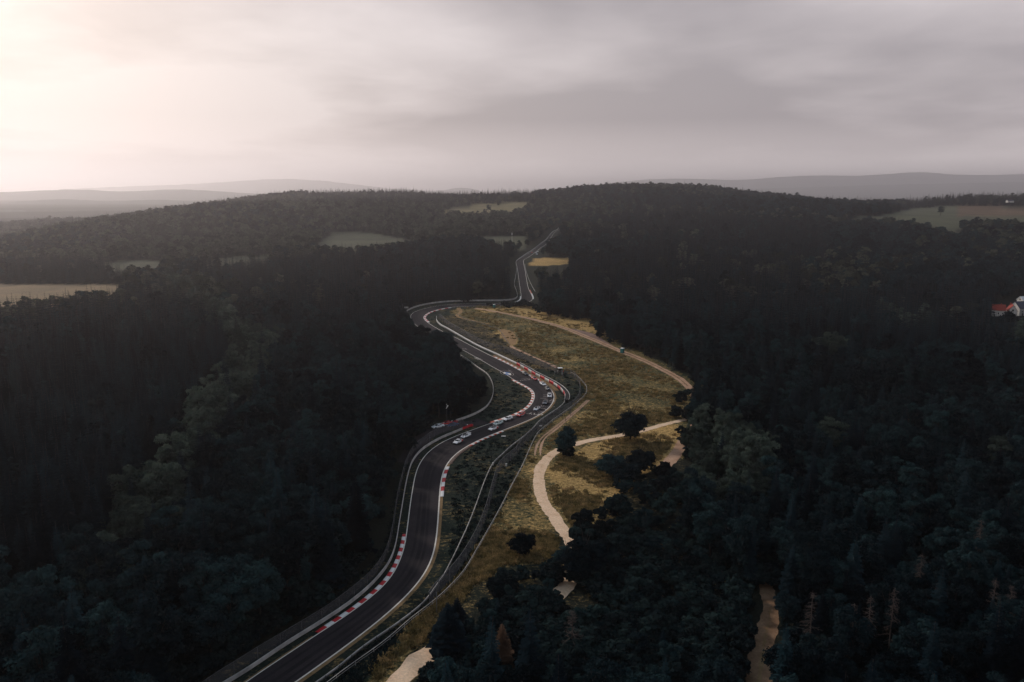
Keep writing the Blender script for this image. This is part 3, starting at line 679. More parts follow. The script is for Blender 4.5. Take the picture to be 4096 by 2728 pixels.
# red flared ends of the two forest-side rails
def rail_end(uv, rz, label):
    g = G([uv])[0]; root = tag(empty('rail_end', tuple(g), rz), label, 'rail end', None)
    mb = MB()
    for k in range(3): mb.box((0, 0, .26 + k * .33), (1.9, .08, .26))
    mb.build('end_board', M['red_board'], root)
    mb = MB(); mb.box((-1.0, -.12, .55), (.12, .1, 1.1)); mb.build('post', M['galv_dark'], root)
    mb = MB(); mb.tube((-1.6, 0, 1.0), (-1.6, 0, 1.25), .22, n=10); mb.build('white_cap', M['white_plastic'], root)
rail_end((1884,1707), .45, 'red flared end of the guard rail beside the track at the service road')
rail_end((1823,1692), .35, 'red rounded end of the infield guard rail behind the parked blue car')

# ------------------------------------------------------------------ small structures
def portable_toilet(uv, rz, label, sc_=1.0):
    g = G([uv])[0]; root = tag(empty('portable_toilet', tuple(g), rz), label, 'portable toilet', None); root.scale = (sc_,) * 3
    mb = MB(); mb.box((0, 0, .08), (1.62, 1.62, .16)); mb.build('base', M['black'], root)
    mb = MB(); mb.box((0, 0, 1.3), (1.5, 1.5, 2.28))
    for x in (-.74, .74):
        for y in (-.74, .74): mb.box((x, y, 1.3), (.1, .1, 2.3))
    mb.build('cabin', M['teal'], root)
    mb = MB(); mb.box((.1, -.765, 1.2), (.95, .04, 1.95)); d = mb.build('door', M['teal_dark'], root)
    mb = MB(); mb.box((.45, -.80, 1.2), (.08, .04, .2)); mb.build('handle', M['white_plastic'], d)
    mb = MB(); mb.box((0, 0, 2.53), (1.72, 1.72, .16)); mb.box((0, 0, 2.7), (1.6, 1.6, .2), taper=.7); rf = mb.build('roof', M['white_plastic'], root)
    mb = MB(); mb.tube((.5, .5, 2.7), (.5, .5, 3.05), .06, n=8); mb.build('vent_pipe', M['black'], rf)
portable_toilet((2489,1412), .7, 'teal portable toilet with a white roof standing beside the dirt path on the open meadow', 1.12)
portable_toilet((1977,1230), .5, 'small distant teal portable toilet near the hairpin bushes')
# pole with two pale lamp heads
g = G([(1787.5,1689)])[0]; root = tag(empty('lamp_post', tuple(g), .3), 'tall slim pole with pale lamp heads standing behind the parked cars', 'lamp post')
mb = MB(); mb.tube((0, 0, 0), (0, 0, 7.6), .09, .06, 8); mb.build('pole', M['galv_dark'], root)
for dx, z, r in ((.28, 6.9, .30), (-.1, 6.3, .2)):
    mb = MB(); mb.tube((dx - .1, 0, z - .35), (dx + .2, -.15, z + .35), r * .8, r, 12); mb.tube((0, 0, z - .2), (dx, 0, z - .1), .04, n=6); mb.build('lamp_head', M['white_plastic'], root)
mb = MB(); mb.box((0, 0, 7.7), (.18, .18, .4)); mb.build('sensor_box', M['white_plastic'], root)
# white board on two legs by the hairpin, with a mast
g = G([(1626,1252)])[0]; root = tag(empty('sign_board', tuple(g), 0), 'white rectangular sign board raised on legs at the edge of the spruces by the hairpin', 'sign')
mb = MB(); mb.box((0, 0, 4.4), (3.0, .12, 1.2)); mb.build('panel', M['white_board'], root)
for x in (-1.1, 1.1):
    mb = MB(); mb.box((x, .12, 2.4), (.12, .12, 4.8)); mb.build('leg', M['galv_dark'], root)
g = G([(1611,1258)])[0]; root = tag(empty('marker_post', tuple(g), 0), 'dark slim mast with white caps beside the white sign board', 'mast')
mb = MB(); mb.tube((0, 0, 0), (0, 0, 8.2), .14, .1, 8); mb.build('pole', M['galv_dark'], root)
for z, y in ((3.6, 0), (1.6, -.6)):
    mb = MB(); mb.box((0, y, z), (.4, .4, .5)); mb.build('signal_box', M['white_plastic'], root)
# radio mast on the far hillside
g = G([(2048,1000)])[0]; root = tag(empty('radio_mast', tuple(g), 0), 'thin pale radio mast rising above the woods in front of the small field', 'mast')
mb = MB(); mb.tube((0, 0, 0), (0, 0, 24), .35, .22, 8); mb.build('pole', M['galv'], root)
for x in (-.7, .7):
    mb = MB(); mb.box((x, 0, 21), (.4, .4, 2.2)); mb.build('antenna', M['white_plastic'], root)
# marshal tower with a flat white roof
g = G([(2240,1499)])[0]; root = tag(empty('marshal_tower', tuple(g), .25), 'small dark marshal tower with a flat white roof at the fence corner', 'marshal tower')
for x in (-.75, .75):
    for y in (-.65, .65):
        mb = MB(); mb.box((x, y, 1.8), (.14, .14, 3.6)); mb.build('leg', M['wood_dark'], root)
mb = MB(); mb.box((0, 0, 1.6), (1.9, 1.7, .12)); mb.build('platform', M['wood_dark'], root)
mb = MB(); mb.box((0, .78, 2.3), (1.7, .08, 1.2)); mb.box((-.8, 0, 2.2), (.08, 1.4, 1.0)); mb.build('wall_panel', M['wood_dark'], root)
mb = MB(); mb.box((0, 0, 3.7), (2.4, 2.1, .16)); mb.build('roof', M['white_plastic'], root)
mb = MB(); mb.tube((.5, -1.9, 0), (.35, -.7, 2.6), .05); mb.tube((1.0, -1.9, 0), (.85, -.7, 2.6), .05)
for k in range(7): mb.tube((.5 - .02 * k, -1.9 + k * .17, .2 + k * .35), (1.0 - .02 * k, -1.9 + k * .17, .2 + k * .35), .03, n=4)
mb.build('ladder', M['galv'], root)
def person(uv, rz, top, label, legs='cloth_dark'):
    g = G([uv])[0]; root = tag(empty('person', tuple(g), rz), label, 'person', None)
    vs = [(0, 0, .98), (0, 0, 1.25), (0, 0, 1.45), (0, 0, 1.54), (0, -.01, 1.68), (.2, 0, 1.42), (.27, -.06, 1.15), (.24, -.22, .95), (-.2, 0, 1.42), (-.27, -.06, 1.15), (-.24, -.2, .96), (.1, 0, .92), (.12, -.03, .5), (.12, .02, .07), (.12, -.16, .04), (-.1, 0, .92), (-.13, .04, .5), (-.14, .08, .07), (-.14, -.1, .04)]
    es = [(0, 1), (1, 2), (2, 3), (3, 4), (2, 5), (5, 6), (6, 7), (2, 8), (8, 9), (9, 10), (0, 11), (11, 12), (12, 13), (13, 14), (0, 15), (15, 16), (16, 17), (17, 18)]
    rd = [.16, .17, .18, .07, .105, .075, .055, .045, .075, .055, .045, .105, .075, .05, .04, .105, .075, .05, .04]
    me = bpy.data.meshes.new('body'); me.from_pydata(vs, es, [])
    o = link('body', me, root); md = o.modifiers.new('skin', 'SKIN')
    for i, sv in enumerate(me.skin_vertices[0].data): sv.radius = (rd[i], rd[i]); sv.use_root = (i == 0)
    o.modifiers.new('smooth', 'SUBSURF').levels = 1
    me.materials.append(M[top])
    mb = MB(); mb.tube((0, 0, .99), (0, 0, .88), .2, .22, 10)
    for x in (-.11, .115): mb.tube((x, 0, .92), (x, .0, .12), .125, .08, 8)
    mb.build('trousers', M[legs], root, smooth=True)
    mb = MB(); mb.tube((0, .01, 1.70), (0, .01, 1.82), .118, .07, 10); mb.build('hair', M['hair'], root, smooth=True)
    mb = MB(); mb.tube((0, -.03, 1.58), (0, -.03, 1.74), .085, .105, 10); mb.build('face', M['skin'], root, smooth=True)
person((2253,1494), .4, 'cloth_red', 'person in a red jacket standing beside the marshal tower')
person((2231.5,1493), 2.2, 'cloth_white', 'person in a white top at the foot of the marshal tower ladder')
person((2219,1497), 1.2, 'cloth_white', 'person in a white top standing on the grass bank apart from the marshal tower')
# white marker boxes and plates lying about the fence
for uv, d, lb in (((2163,1705.5), (1.0, .5, .4), 'pale box on the grass under the debris fence by the bend'), ((2025,1864), (.6, .5, .8), 'white box at the foot of the debris fence where the meadow begins'), ((1972,1861), (.5, .5, 1.0), 'white marker box on the guard rail line opposite the brown kerb'), ((2014,1745.5), (1.6, 1.0, .12), 'pale flat drain cover on the green verge')):
    g = G([uv])[0]; mb = MB(); mb.box((0, 0, d[2] / 2), d, taper=.9); mb.box((0, 0, d[2] + .02), (d[0] * 1.05, d[1] * 1.05, .06))
    tag(mb.build('drain_cover' if 'drain' in lb else 'marker_box', M['white_board'], None, tuple(g)), lb, 'drain cover' if 'drain' in lb else 'box')

# ------------------------------------------------------------------ houses at the wood's edge
def house(uv, L, W, hw, hr, rz, roofm, label, lift=0, win=3, name='house'):
    g = G([uv])[0]; root = tag(empty(name, (g[0], g[1], g[2] - .3 + lift), rz), label, 'house')
    mb = MB(); mb.box((0, 0, hw / 2), (L, W, hw))
    for x in (-L / 2, L / 2):
        sg = 1 if x > 0 else -1
        mb.add([(x, -W / 2, hw), (x, W / 2, hw), (x, 0, hw + hr), (x - sg * .3, -W / 2, hw), (x - sg * .3, W / 2, hw), (x - sg * .3, 0, hw + hr)], [(0, 1, 2), (3, 5, 4), (0, 2, 5, 3), (1, 4, 5, 2)])
    mb.build('wall', M['render_wall'], root)
    mb = MB(); e = .45; t = .22; k = hr / (W / 2)
    for s_ in (-1, 1):
        y0, z0 = s_ * (W / 2 + e), hw - e * k
        a = [(-L / 2 - e, y0, z0 + .02), (L / 2 + e, y0, z0 + .02), (L / 2 + e, 0, hw + hr + .02), (-L / 2 - e, 0, hw + hr + .02)]
        b_ = [(x, y, z + t) for x, y, z in a]
        mb.add(a + b_, [(0, 1, 2, 3), (7, 6, 5, 4), (0, 4, 5, 1), (1, 5, 6, 2), (2, 6, 7, 3), (3, 7, 4, 0)])
    rf = mb.build('roof', M[roofm], root)
    mb = MB(); mb.box((L * .2, W * .12, hw + hr + .1), (.7, .7, 1.7)); mb.build('chimney', M['roof_red'], rf)
    for k_ in range(win):
        x = (k_ - (win - 1) / 2) * L / win
        mb = MB(); mb.box((x, -W / 2 - .03, hw * .55), (1.1, .08, 1.3)); w_ = mb.build('window', M['white_plastic'], root)
        mb = MB(); mb.box((x, -W / 2 - .08, hw * .55), (.9, .04, 1.1)); mb.build('pane', M['glass'], w_)
    for sg in (-1, 1):
        mb = MB(); mb.box((sg * (L / 2 + .03), 0, hw + .3), (.08, 1.1, 1.5)); w_ = mb.build('window', M['wood_dark'], root)
        mb = MB(); mb.box((sg * (L / 2 + .09), 0, hw + .3), (.04, .9, 1.3)); mb.build('pane', M['glass'], w_)
    mb = MB(); mb.box((-L * .3, -W / 2 - .04, 1.15), (1.0, .08, 2.1)); mb.build('door', M['wood_dark'], root)
house((3990,1264), 8.5, 7, 5.4, 3.6, -.45, 'roof_red', 'house with a bright red tiled roof at the edge of the spruces')
house((4044,1266), 11, 6.0, 5.4, 4.2, 1.15, 'roof_red', 'white gabled house with a dark gable window between red and slate roofs')
house((4086,1258), 14, 10, 6.0, 4.5, .2, 'roof_slate', 'big house under a dark slate roof behind the white gabled house')
house((4094,1240), 8, 7, 8.5, 2.6, .1, 'roof_pale', 'pale roofed house standing highest behind the slate roof')
house((4037,826), 14, 7, 3.6, 2.2, .1, 'roof_slate', 'long pale farm building half hidden by the hilltop wood', 9, 5, 'farm_building')
# ------------------------------------------------------------------ cars
ST = [(2.22,.62,.26,.46,.50),(2.12,.82,.2,.56,.60),(1.75,.93,.18,.66,.72),(1.3,.955,.17,.74,.80),(.8,.93,.17,.80,.87),(.2,.92,.17,.83,.88),(-.5,.93,.17,.86,.9),(-1.1,.965,.17,.90,.95),(-1.6,.97,.18,.90,.96),(-2.0,.90,.2,.86,.93),(-2.2,.78,.3,.74,.80)]
def body_mesh(name, mat, red_flank=False):
    mb = MB(); rings = []
    for x, w, zb, zs, zc in ST:
        half = [(w * .9, zb), (w, zb + .2), (w * .985, zs - .06), (w * .88, zs + .01), (w * .5, zc - .01), (0, zc)]
        ring = half + [(-y, z) for y, z in half[-2::-1]]
        rings.append([(x, y, z) for y, z in ring])
    n = len(rings[0]); vs = [p for r in rings for p in r]; fs = []
    for i in range(len(rings) - 1):
        for k in range(n - 1): fs.append((i * n + k, i * n + k + 1, (i + 1) * n + k + 1, (i + 1) * n + k))
        fs.append((i * n + n - 1, i * n, (i + 1) * n, (i + 1) * n + n - 1))
    fs.append(tuple(range(n - 1, -1, -1))); fs.append(tuple((len(rings) - 1) * n + k for k in range(n)))
    mb.add(vs, fs); me = mb.mesh(name, [mat], smooth=True)
    for p in me.polygons:
        if len(p.vertices) > 4: p.use_smooth = False
    bm_fix(me); return me
import bmesh
def bm_fix(me):
    bm = bmesh.new(); bm.from_mesh(me); bmesh.ops.recalc_face_normals(bm, faces=bm.faces); bm.to_mesh(me); bm.free()
ROOF = [(.12, .60, 1.20), (-.25, .62, 1.24), (-.75, .58, 1.19)]
WB, RB = (.98, .80, .86), (-1.72, .70, .95)
def slab(pts, th, name, mat):
    """thin shell through a strip of (x, halfwidth, z) stations"""
    mb = MB(); vs = []
    for x, w, z in pts: vs += [(x, -w, z), (x, -w * .5, z + .025), (x, 0, z + .035), (x, w * .5, z + .025), (x, w, z)]
    n = len(vs); vs += [(x, y, z - th) for x, y, z in vs]; k = len(pts); fs = []
    for i in range(k - 1):
        for j in range(4):
            a = i * 5 + j; fs += [(a, a + 1, a + 6, a + 5), (n + a + 5, n + a + 6, n + a + 1, n + a)]
        fs += [(i * 5, (i + 1) * 5, n + (i + 1) * 5, n + i * 5), (i * 5 + 4, n + i * 5 + 4, n + i * 5 + 9, i * 5 + 9)]
    fs += [(j, n + j, n + j + 1, j + 1) for j in range(4)] + [((k - 1) * 5 + j, (k - 1) * 5 + j + 1, n + (k - 1) * 5 + j + 1, n + (k - 1) * 5 + j) for j in range(4)]
    mb.add(vs, fs); me = mb.mesh(name, mat, True); bm_fix(me); return me
CARM = {}
def cm(key, fn):
    if key not in CARM: CARM[key] = fn()
    return CARM[key]
def wheel_me():
    mb = MB(); mb.tube((0, -.12, 0), (0, .12, 0), .34, n=18); return mb.mesh('tyre', M['tyre'])
def rim_me():
    mb = MB(); mb.tube((0, -.13, 0), (0, .13, 0), .06, n=10)
    for k in range(5):
        a = k * 2 * math.pi / 5
        for y in (-.122, .122): mb.box((.12 * math.cos(a), y, .12 * math.sin(a)), (.07 + .17 * abs(math.cos(a)), .012, .07 + .17 * abs(math.sin(a))))
    return mb.mesh('rim', M['chrome'])
def lamp_me(n, m, sx):
    mb = MB(); mb.box((0, 0, 0), (sx, .34, .11), taper=.8); return mb.mesh(n, M[m])
def mirror_me(mat):
    mb = MB(); mb.box((0, 0, 0), (.14, .24, .14), taper=.8); return mb.mesh('mirror', mat)
def wing_me(mat):
    mb = MB(); mb.box((0, 0, .26), (.36, 1.66, .045))
    for y in (-.82, .82): mb.box((0, y, .24), (.4, .03, .2))
    for y in (-.45, .45): mb.box((.05, y, .12), (.12, .03, .24))
    return mb.mesh('rear_wing', mat)
def side_glass_me(s_):
    mb = MB(); y0, y1 = .80 * s_, .615 * s_
    vs = [(.80, y0, .875), (-.2, y0 * 1.03, .90), (-1.25, y0 * .97, .955), (-.78, y1, 1.16), (-.2, y1 * 1.02, 1.20), (.14, y1, 1.17)]
    mb.add(vs + [(x, y - .03 * s_, z) for x, y, z in vs], [(0, 1, 4, 5), (1, 2, 3, 4), (11, 10, 7, 6), (10, 9, 8, 7)]); return mb.mesh('side_window', M['glass'])
def pillar_me(mat):
    mb = MB()
    for s_ in (-1, 1):
        mb.tube((.93, .79 * s_, .86), (.13, .60 * s_, 1.19), .035, n=5); mb.tube((-.76, .58 * s_, 1.18), (-1.6, .72 * s_, .95), .07, .09, n=5)
        mb.tube((-.28, .63 * s_, 1.2), (-.32, .80 * s_, .90), .035, n=5)
    return mb.mesh('pillar', mat)
def car(uv, colr, label, head=None, open_top=False, wing=False, red=False, trim=None, roof=None, scale=1.0, group='sports cars on the track'):
    g = G([uv])[0]
    i = int(np.argmin(np.hypot(*(MID - g[:2]).T))); t = -tangents(MID)[i]
    rz = math.atan2(t[1], t[0]) if head is None else head
    root = tag(empty('sports_car', (g[0], g[1], g[2] + (.10 if head is None else .07)), rz), label, 'car', group); root.scale = (scale * 1.1,) * 3
    b = M[colr]; k = colr
    link('body', cm('b' + k, lambda: body_mesh('body', b)), root)
    if not open_top:
        rm = roof or colr
        link('roof', cm('r' + rm, lambda: slab(ROOF, .05, 'roof', M[rm])), root)
        link('pillar', cm('p' + k, lambda: pillar_me(b)), root)
        link('rear_window', cm('rw', lambda: slab([(-.80, .55, 1.16), (-1.25, .62, 1.08), RB], .03, 'rear_window', M['glass'])), root)
        for s_ in (-1, 1): link('side_window', cm('sw%d' % s_, lambda: side_glass_me(s_)), root)
    else:
        mb = MB(); mb.box((-.35, 0, .86), (1.3, 1.36, .12)); link('cockpit', cm('cp', lambda: mb.mesh('cockpit', M['black'])), root)
        for y in (-.36, .36):
            mb = MB(); mb.box((-.6, 0, 1.0), (.16, .5, .36), taper=.8); mb.box((-.3, 0, .9), (.5, .46, .1)); link('seat', cm('seat', lambda: mb.mesh('seat', M['cloth_dark'])), root, (0, y, 0))
    link('windscreen', cm('ws', lambda: slab([(.14, .58, 1.18), (.55, .70, 1.04), WB], .03, 'windscreen', M['glass'])), root)
    for x in (1.35, -1.32):
        for s_ in (-1, 1):
            w = link('wheel', cm('wh', wheel_me), root, (x, s_ * .865, .34)); link('rim', cm('rim', rim_me), w)
    for s_ in (-1, 1):
        o = link('headlight', cm('hl', lambda: lamp_me('headlight', 'lamp_glass', .3)), root, (1.98, s_ * .62, .60)); o.rotation_euler = (0, .35, -s_ * .35)
        o = link('tail_light', cm('tl', lambda: lamp_me('tail_light', 'tail_glass', .12)), root, (-2.15, s_ * .55, .74))
        link('mirror', cm('m' + k, lambda: mirror_me(b)), root, (.62, s_ * 1.0, .95))
    def gr():
        mb = MB(); mb.box((2.17, 0, .33), (.14, 1.15, .18)); mb.box((2.08, 0, .16), (.3, 1.6, .05)); return mb.mesh('grille', M['black'])
    link('grille', cm('gr', gr), root)
    if wing: link('rear_wing', cm('w' + wing, lambda: wing_me(M[wing])), root, (-1.95, 0, .92))
    if red:
        def fl():
            mb = MB()
            for s_ in (-1, 1): mb.box((-1.28, s_ * .965, .62), (1.0, .06, .42)); mb.box((-1.3, s_ * .78, .95), (.9, .4, .04))
            return mb.mesh('flank_panel', M['car_red'])
        link('flank_panel', cm('fl', fl), root)
    if trim:
        def tr():
            mb = MB(); mb.box((0, .96, .25), (2.3, .05, .16)); mb.box((0, -.96, .25), (2.3, .05, .16)); mb.box((1.45, 0, .815), (.8, .5, .02)); return mb.mesh('trim', M[trim])
        link('trim', cm('t' + trim, tr), root)
    return root
car((1832,1772), 'car_white', 'white coupe with red rear flanks leading the whole line of cars', red=True)
car((1863,1749), 'car_white', 'white open-top car with a black cockpit just behind the leading coupe', open_top=True, wing='car_white', trim='black')
car((1973,1719), 'car_white', 'white car with red flanks and a rear wing beside the outer red and white kerb', red=True, wing='car_black', roof='car_black')
car((1992,1698), 'car_mint', 'pale mint car tucked between two white cars near the inner kerb', trim='teal_dark', roof='car_mint', wing='car_mint')
car((2031,1680), 'car_white', 'white car with a big rear wing directly ahead of the bright red car', wing='car_white')
car((2083,1663), 'car_red', 'bright red car following the white winged car at the inner kerb', wing='car_red', trim='car_white')
car((2147,1640), 'car_silver', 'silver car with a black roof standing next to the painted loop on the asphalt', roof='car_black', open_top=False)
car((2181,1615), 'car_grey', 'dark grey car with a pale windscreen between the silver car and a white one', roof='car_black', wing='car_black')
car((2198.5,1587), 'car_white', 'white winged car with a dark bonnet vent at the tightest bend', wing='car_white', trim='black')
car((2191,1558.5), 'car_black', 'black car with pale stripes squeezed between two white cars in the bend', trim='car_white', wing='car_black')
car((2172,1540.5), 'car_white', 'white coupe with small dark windows in front of the last red car', wing='car_white')
car((2138,1519), 'car_red', 'red car with a black roof next to last in the line', roof='car_black', wing='car_red')
car((2101,1499), 'car_black', 'black car at the very tail of the line beside the worn kerb', wing='car_black')
sg_ = G([(1850,1699),(1755,1717)]); hd = math.atan2(sg_[1][1] - sg_[0][1], sg_[1][0] - sg_[0][0])
PK = 'cars on the service road'
car((1752,1711), 'car_white', 'plain white coupe parked on the dark service road in front of the forest', head=hd, group=PK, scale=1.1)
car((1788,1698), 'car_red', 'red car with a pale windscreen parked under the lamp post on the service road', head=hd + .05, group=PK, trim='car_white')
car((1811,1705), 'car_blue', 'dark blue car parked on the service road behind the white coupe', head=hd, group=PK, scale=1.05)
FR = 'far cars on the straight beyond the hairpin'
car((2128,1012), 'car_red', 'tiny distant red car on the far straight', group=FR)
car((2144,1013.5), 'car_white', 'tiny distant white car level with the far red car', group=FR)
car((2150.5,1008.5), 'car_white', 'tiny distant white car farthest up the straight beyond the hairpin', group=FR)
car((2147.5,1018.5), 'car_silver', 'tiny distant pale car nearest the hairpin of the far group', group=FR)
# ------------------------------------------------------------------ tree meshes
def quads_at(c, nrm, size, r):
    """leaf-clump quads at points c facing about nrm"""
    n = len(c); a = r.normal(size=(n, 3)); a -= nrm * (a * nrm).sum(1)[:, None]; a /= np.linalg.norm(a, axis=1)[:, None]
    b = np.cross(nrm, a); s = size[:, None] * .5; k = r.uniform(.6, 1.3, (n, 1))
    v = np.stack([c - a * s - b * s * k, c + a * s * r.uniform(.5, 1.2, (n, 1)) - b * s * k * .7, c + a * s + b * s * k, c - a * s * .6 + b * s * k * r.uniform(.6, 1.2, (n, 1))], 1).reshape(-1, 3)
    return v, np.arange(4 * n).reshape(n, 4)
def leaf_crown(seed, h, rx, nl, nf, fs, base=.28, conic=0.0):
    """a crown of many small leaf clumps gathered in uneven lobes"""
    r = np.random.default_rng(seed); z0 = h * base; cz = (h + z0) / 2; rz = (h - z0) / 2
    lob = []
    for k in range(nl):
        d = r.normal(size=3); d /= np.linalg.norm(d); d[2] = d[2] * .9 + .12
        f = r.uniform(.45, .92)
        z = cz + d[2] * rz * f; t = (z - z0) / (h - z0); w = (1 - conic * t)
        lr = rx * r.uniform(.20, .40) * (1 - .45 * conic * t)
        lob.append((d[0] * rx * f * w, d[1] * rx * f * w, z, lr))
    lob = np.array(lob); pr = lob[:, 3] ** 2; pr /= pr.sum()
    pick = r.choice(nl, nf, p=pr); d = r.normal(size=(nf, 3)); d /= np.linalg.norm(d, axis=1)[:, None]
    d[:, 2] = np.where(d[:, 2] < -.3, -d[:, 2] * r.uniform(.2, 1, nf), d[:, 2])
    rad = lob[pick, 3] * (r.uniform(.55, 1.12, nf)); c = lob[pick, :3] + d * rad[:, None] * np.array([1, 1, .8])
    nrm = d + r.normal(scale=.45, size=(nf, 3)) + np.array([0, 0, .25]); nrm /= np.linalg.norm(nrm, axis=1)[:, None]
    return quads_at(c, nrm, fs * r.uniform(.6, 1.35, nf), r), lob
def trunk_mb(h, r0, lob=None, seed=0, top=.75):
    mb = MB(); q = random.Random(seed); p = Vector((0, 0, -.6)); n = 4
    for k in range(n):
        e = Vector((q.uniform(-.25, .25), q.uniform(-.25, .25), h * top * (k + 1) / n)); mb.tube(p, e, r0 * (1 - .8 * k / n), r0 * (1 - .8 * (k + 1) / n), 7, caps=False); p = e
    if lob is not None:
        for k in range(0, len(lob), max(1, len(lob) // 7)):
            x, y, z, lr = lob[k]; s_ = Vector((0, 0, z * .62)); mb.tube(s_, (x * .8, y * .8, z), r0 * .35, r0 * .1, 5, caps=False)
    return mb
def spruce_crown(seed, h, rx, lev, per, base=.12, sparse=0.0):
    """drooping whorls of ragged needle sprays round a straight stem"""
    r = np.random.default_rng(seed); V = []; F = []; n = 0
    for L in range(lev):
        t = (L + r.uniform(-.3, .3)) / lev; t = min(max(t, 0), .985)
        z = h * (base + (1 - base) * t); ln = rx * (1 - t) ** .85 * r.uniform(.85, 1.1) + .12
        m = max(4, int(per * (1 - .45 * t))); a0 = r.uniform(0, 6.28)
        for k in range(m):
            if r.random() < sparse: continue
            a = a0 + k * 6.283 / m + r.uniform(-.25, .25); l = ln * r.uniform(.65, 1.12)
            ca, sa = math.cos(a), math.sin(a); droop = r.uniform(.22, .5) * (1 - t * .9)
            segs = 3
            for sgi in range(segs):
                u0 = sgi / segs; u1 = (sgi + 1.15) / segs; w = l * .40 * (1 - .5 * u0) * r.uniform(.8, 1.3) + .08
                x0, x1 = l * u0 + .05, l * min(u1, 1.08)
                z0 = z - droop * x0 + .05 * x0 * x0 / max(l, .1); z1 = z - droop * x1 + .08 * x1 * x1 / max(l, .1)
                for sd in (-1, 1):
                    hang = r.uniform(.10, .42) * w
                    q = [(x0, 0, z0), (x1, 0, z1), (x0 + (x1 - x0) * .75 + r.uniform(-.05, .1), sd * w, (z0 + z1) / 2 - hang), (x0 + (x1 - x0) * .15, sd * w * .6, z0 - hang * .7)]
                    for x, y, zz in q: V.append((x * ca - y * sa, x * sa + y * ca, zz))
                    F.append((n, n + 1, n + 2, n + 3)); n += 4
    return np.array(V), np.array(F)
def merge(parts):
    vs, fs, ms, b = [], [], [], 0
    for v, f, m in parts:
        vs.append(v); fs.append(f + b); ms += [m] * len(f); b += len(v)
    return np.concatenate(vs), np.concatenate(fs), np.array(ms)
def mb_np(mb):
    v = np.array(mb.v, float); f = np.array([x if len(x) == 4 else (*x, x[-1]) for x in mb.f if len(x) == 4]); return v, f
SP, BL = [], []      # (height, crown mesh, trunk mesh, crown arrays, trunk arrays)
for k, (h, rx) in enumerate([(22, 3.3), (24, 3.6), (20, 3.0), (25, 3.4), (18, 3.1), (21, 3.9)]):
    v, f = spruce_crown(100 + k, h, rx, 34, 10, base=.10 + .05 * (k % 3)); tm = trunk_mb(h, .26, None, k, .97)
    SP.append((h, npmesh('spruce_crown', v, f, [M['spruce']]), tm.mesh('trunk', M['bark']), (v, f), mb_np(tm)))
for k, (h, rx, nl) in enumerate([(16, 4.6, 34), (18, 5.2, 42), (14, 4.2, 30), (19, 4.8, 40), (15, 5.4, 38), (17, 4.0, 30)]):
    (v, f), lob = leaf_crown(200 + k, h, rx, nl, 6200, .43, base=.2, conic=.25 * (k % 3)); tm = trunk_mb(h, .3, lob, k, .7)
    BL.append((h, npmesh('broadleaf_crown', v, f, [M['leaf']]), tm.mesh('trunk', M['bark']), (v, f), mb_np(tm)))
def variant(src, mat, name):
    me = src.copy(); me.name = name; me.materials.clear(); me.materials.append(M[mat]); return me
PALE = [variant(b[1], 'pale_leaf', 'pale_crown') for b in BL]
RUS = variant(BL[1][1], 'russet', 'russet_crown')
BRN = [variant(s_[1], 'brown_needle', 'brown_crown') for s_ in SP[:3]]
(v, f), lob = leaf_crown(300, 3.2, 2.1, 16, 1500, .42, base=.02); SHV = [(npmesh('foliage', v, f, [M['scrub']]), (v, f))]
for k in range(3):
    (v, f), lob = leaf_crown(301 + k, 3.4 + .5 * k, 2.0 + .3 * k, 14 + 3 * k, 1400, .42, base=.02); SHV.append((npmesh('foliage', v, f, [M['scrub']]), (v, f)))
SHT = [trunk_mb(2.2, .09, None, 5, .9).mesh('stem', M['bark'])]
def dead_tree_mesh(seed, h, spread):
    mb = MB(); q = random.Random(seed); mb.tube((0, 0, -.5), (.1, 0, h * .6), .2, .12, 6); mb.tube((.1, 0, h * .6), (.05, .1, h), .12, .03, 5)
    t = MB()
    for k in range(60):
        z = h * (.28 + .7 * q.random()); a = q.uniform(0, 6.28); l = spread * (1.08 - z / h) * q.uniform(.6, 1.2) + .3
        e = Vector((math.cos(a) * l, math.sin(a) * l, z + q.uniform(-.5, .15) * l)); s_ = Vector((0, 0, z)); t.tube(s_, e, .055, .025, 4, caps=False)
        for _ in range(4):
            u = q.uniform(.3, 1); b = s_.lerp(e, u); t.tube(b, b + Vector((q.uniform(-.6, .6), q.uniform(-.6, .6), q.uniform(-.5, .2))), .03, .015, 3, caps=False)
    return mb.mesh('trunk', M['dead_wood']), t.mesh('bare_branches', M['dead_wood'])
DEAD = [dead_tree_mesh(k, 15 + k, 3.2) for k in range(3)]

# ------------------------------------------------------------------ where the trees stand
CON = [dp(p) for p in ([(-500,700),(0,690),(280,690),(370,650),(480,720),(530,800),(510,870),(430,930),(390,1020),(300,1120),(230,1200),(170,1290),(0,1310),(-500,1330)], [(450,600),(1190,560),(1190,690),(950,700),(930,740),(760,760),(600,720),(480,660)], [(1240,620),(1500,560),(1850,600),(1850,700),(1300,700),(1240,690)], [(1560,690),(2500,660),(2500,800),(2100,820),(1900,790),(1700,760),(1500,760)], [(-500,590),(300,600),(290,655),(-500,655)], [(700,440),(1240,440),(1240,468),(700,470)], [(2080,440),(2500,440),(2500,476),(2080,474)], [(1240,560),(1500,470),(1900,520),(1900,600),(1500,560)])]
PAL = [dp(p) for p in ([(380,620),(480,690),(560,740),(640,780),(610,850),(560,930),(460,1040),(420,1130),(340,1230),(250,1300),(200,1260),(260,1180),(330,1110),(400,1020),(450,930),(510,860),(520,790),(440,720),(360,660)], [(2020,700),(2160,720),(2130,770),(2020,740)], [(2330,740),(2500,730),(2500,820),(2300,800)], [(1880,760),(1960,770),(1950,820),(1860,810)], [(1560,930),(1780,1000),(1760,1120),(1640,1160),(1560,1080)])]
con_mask = np.zeros_like(clear_mask); pal_mask = con_mask.copy()
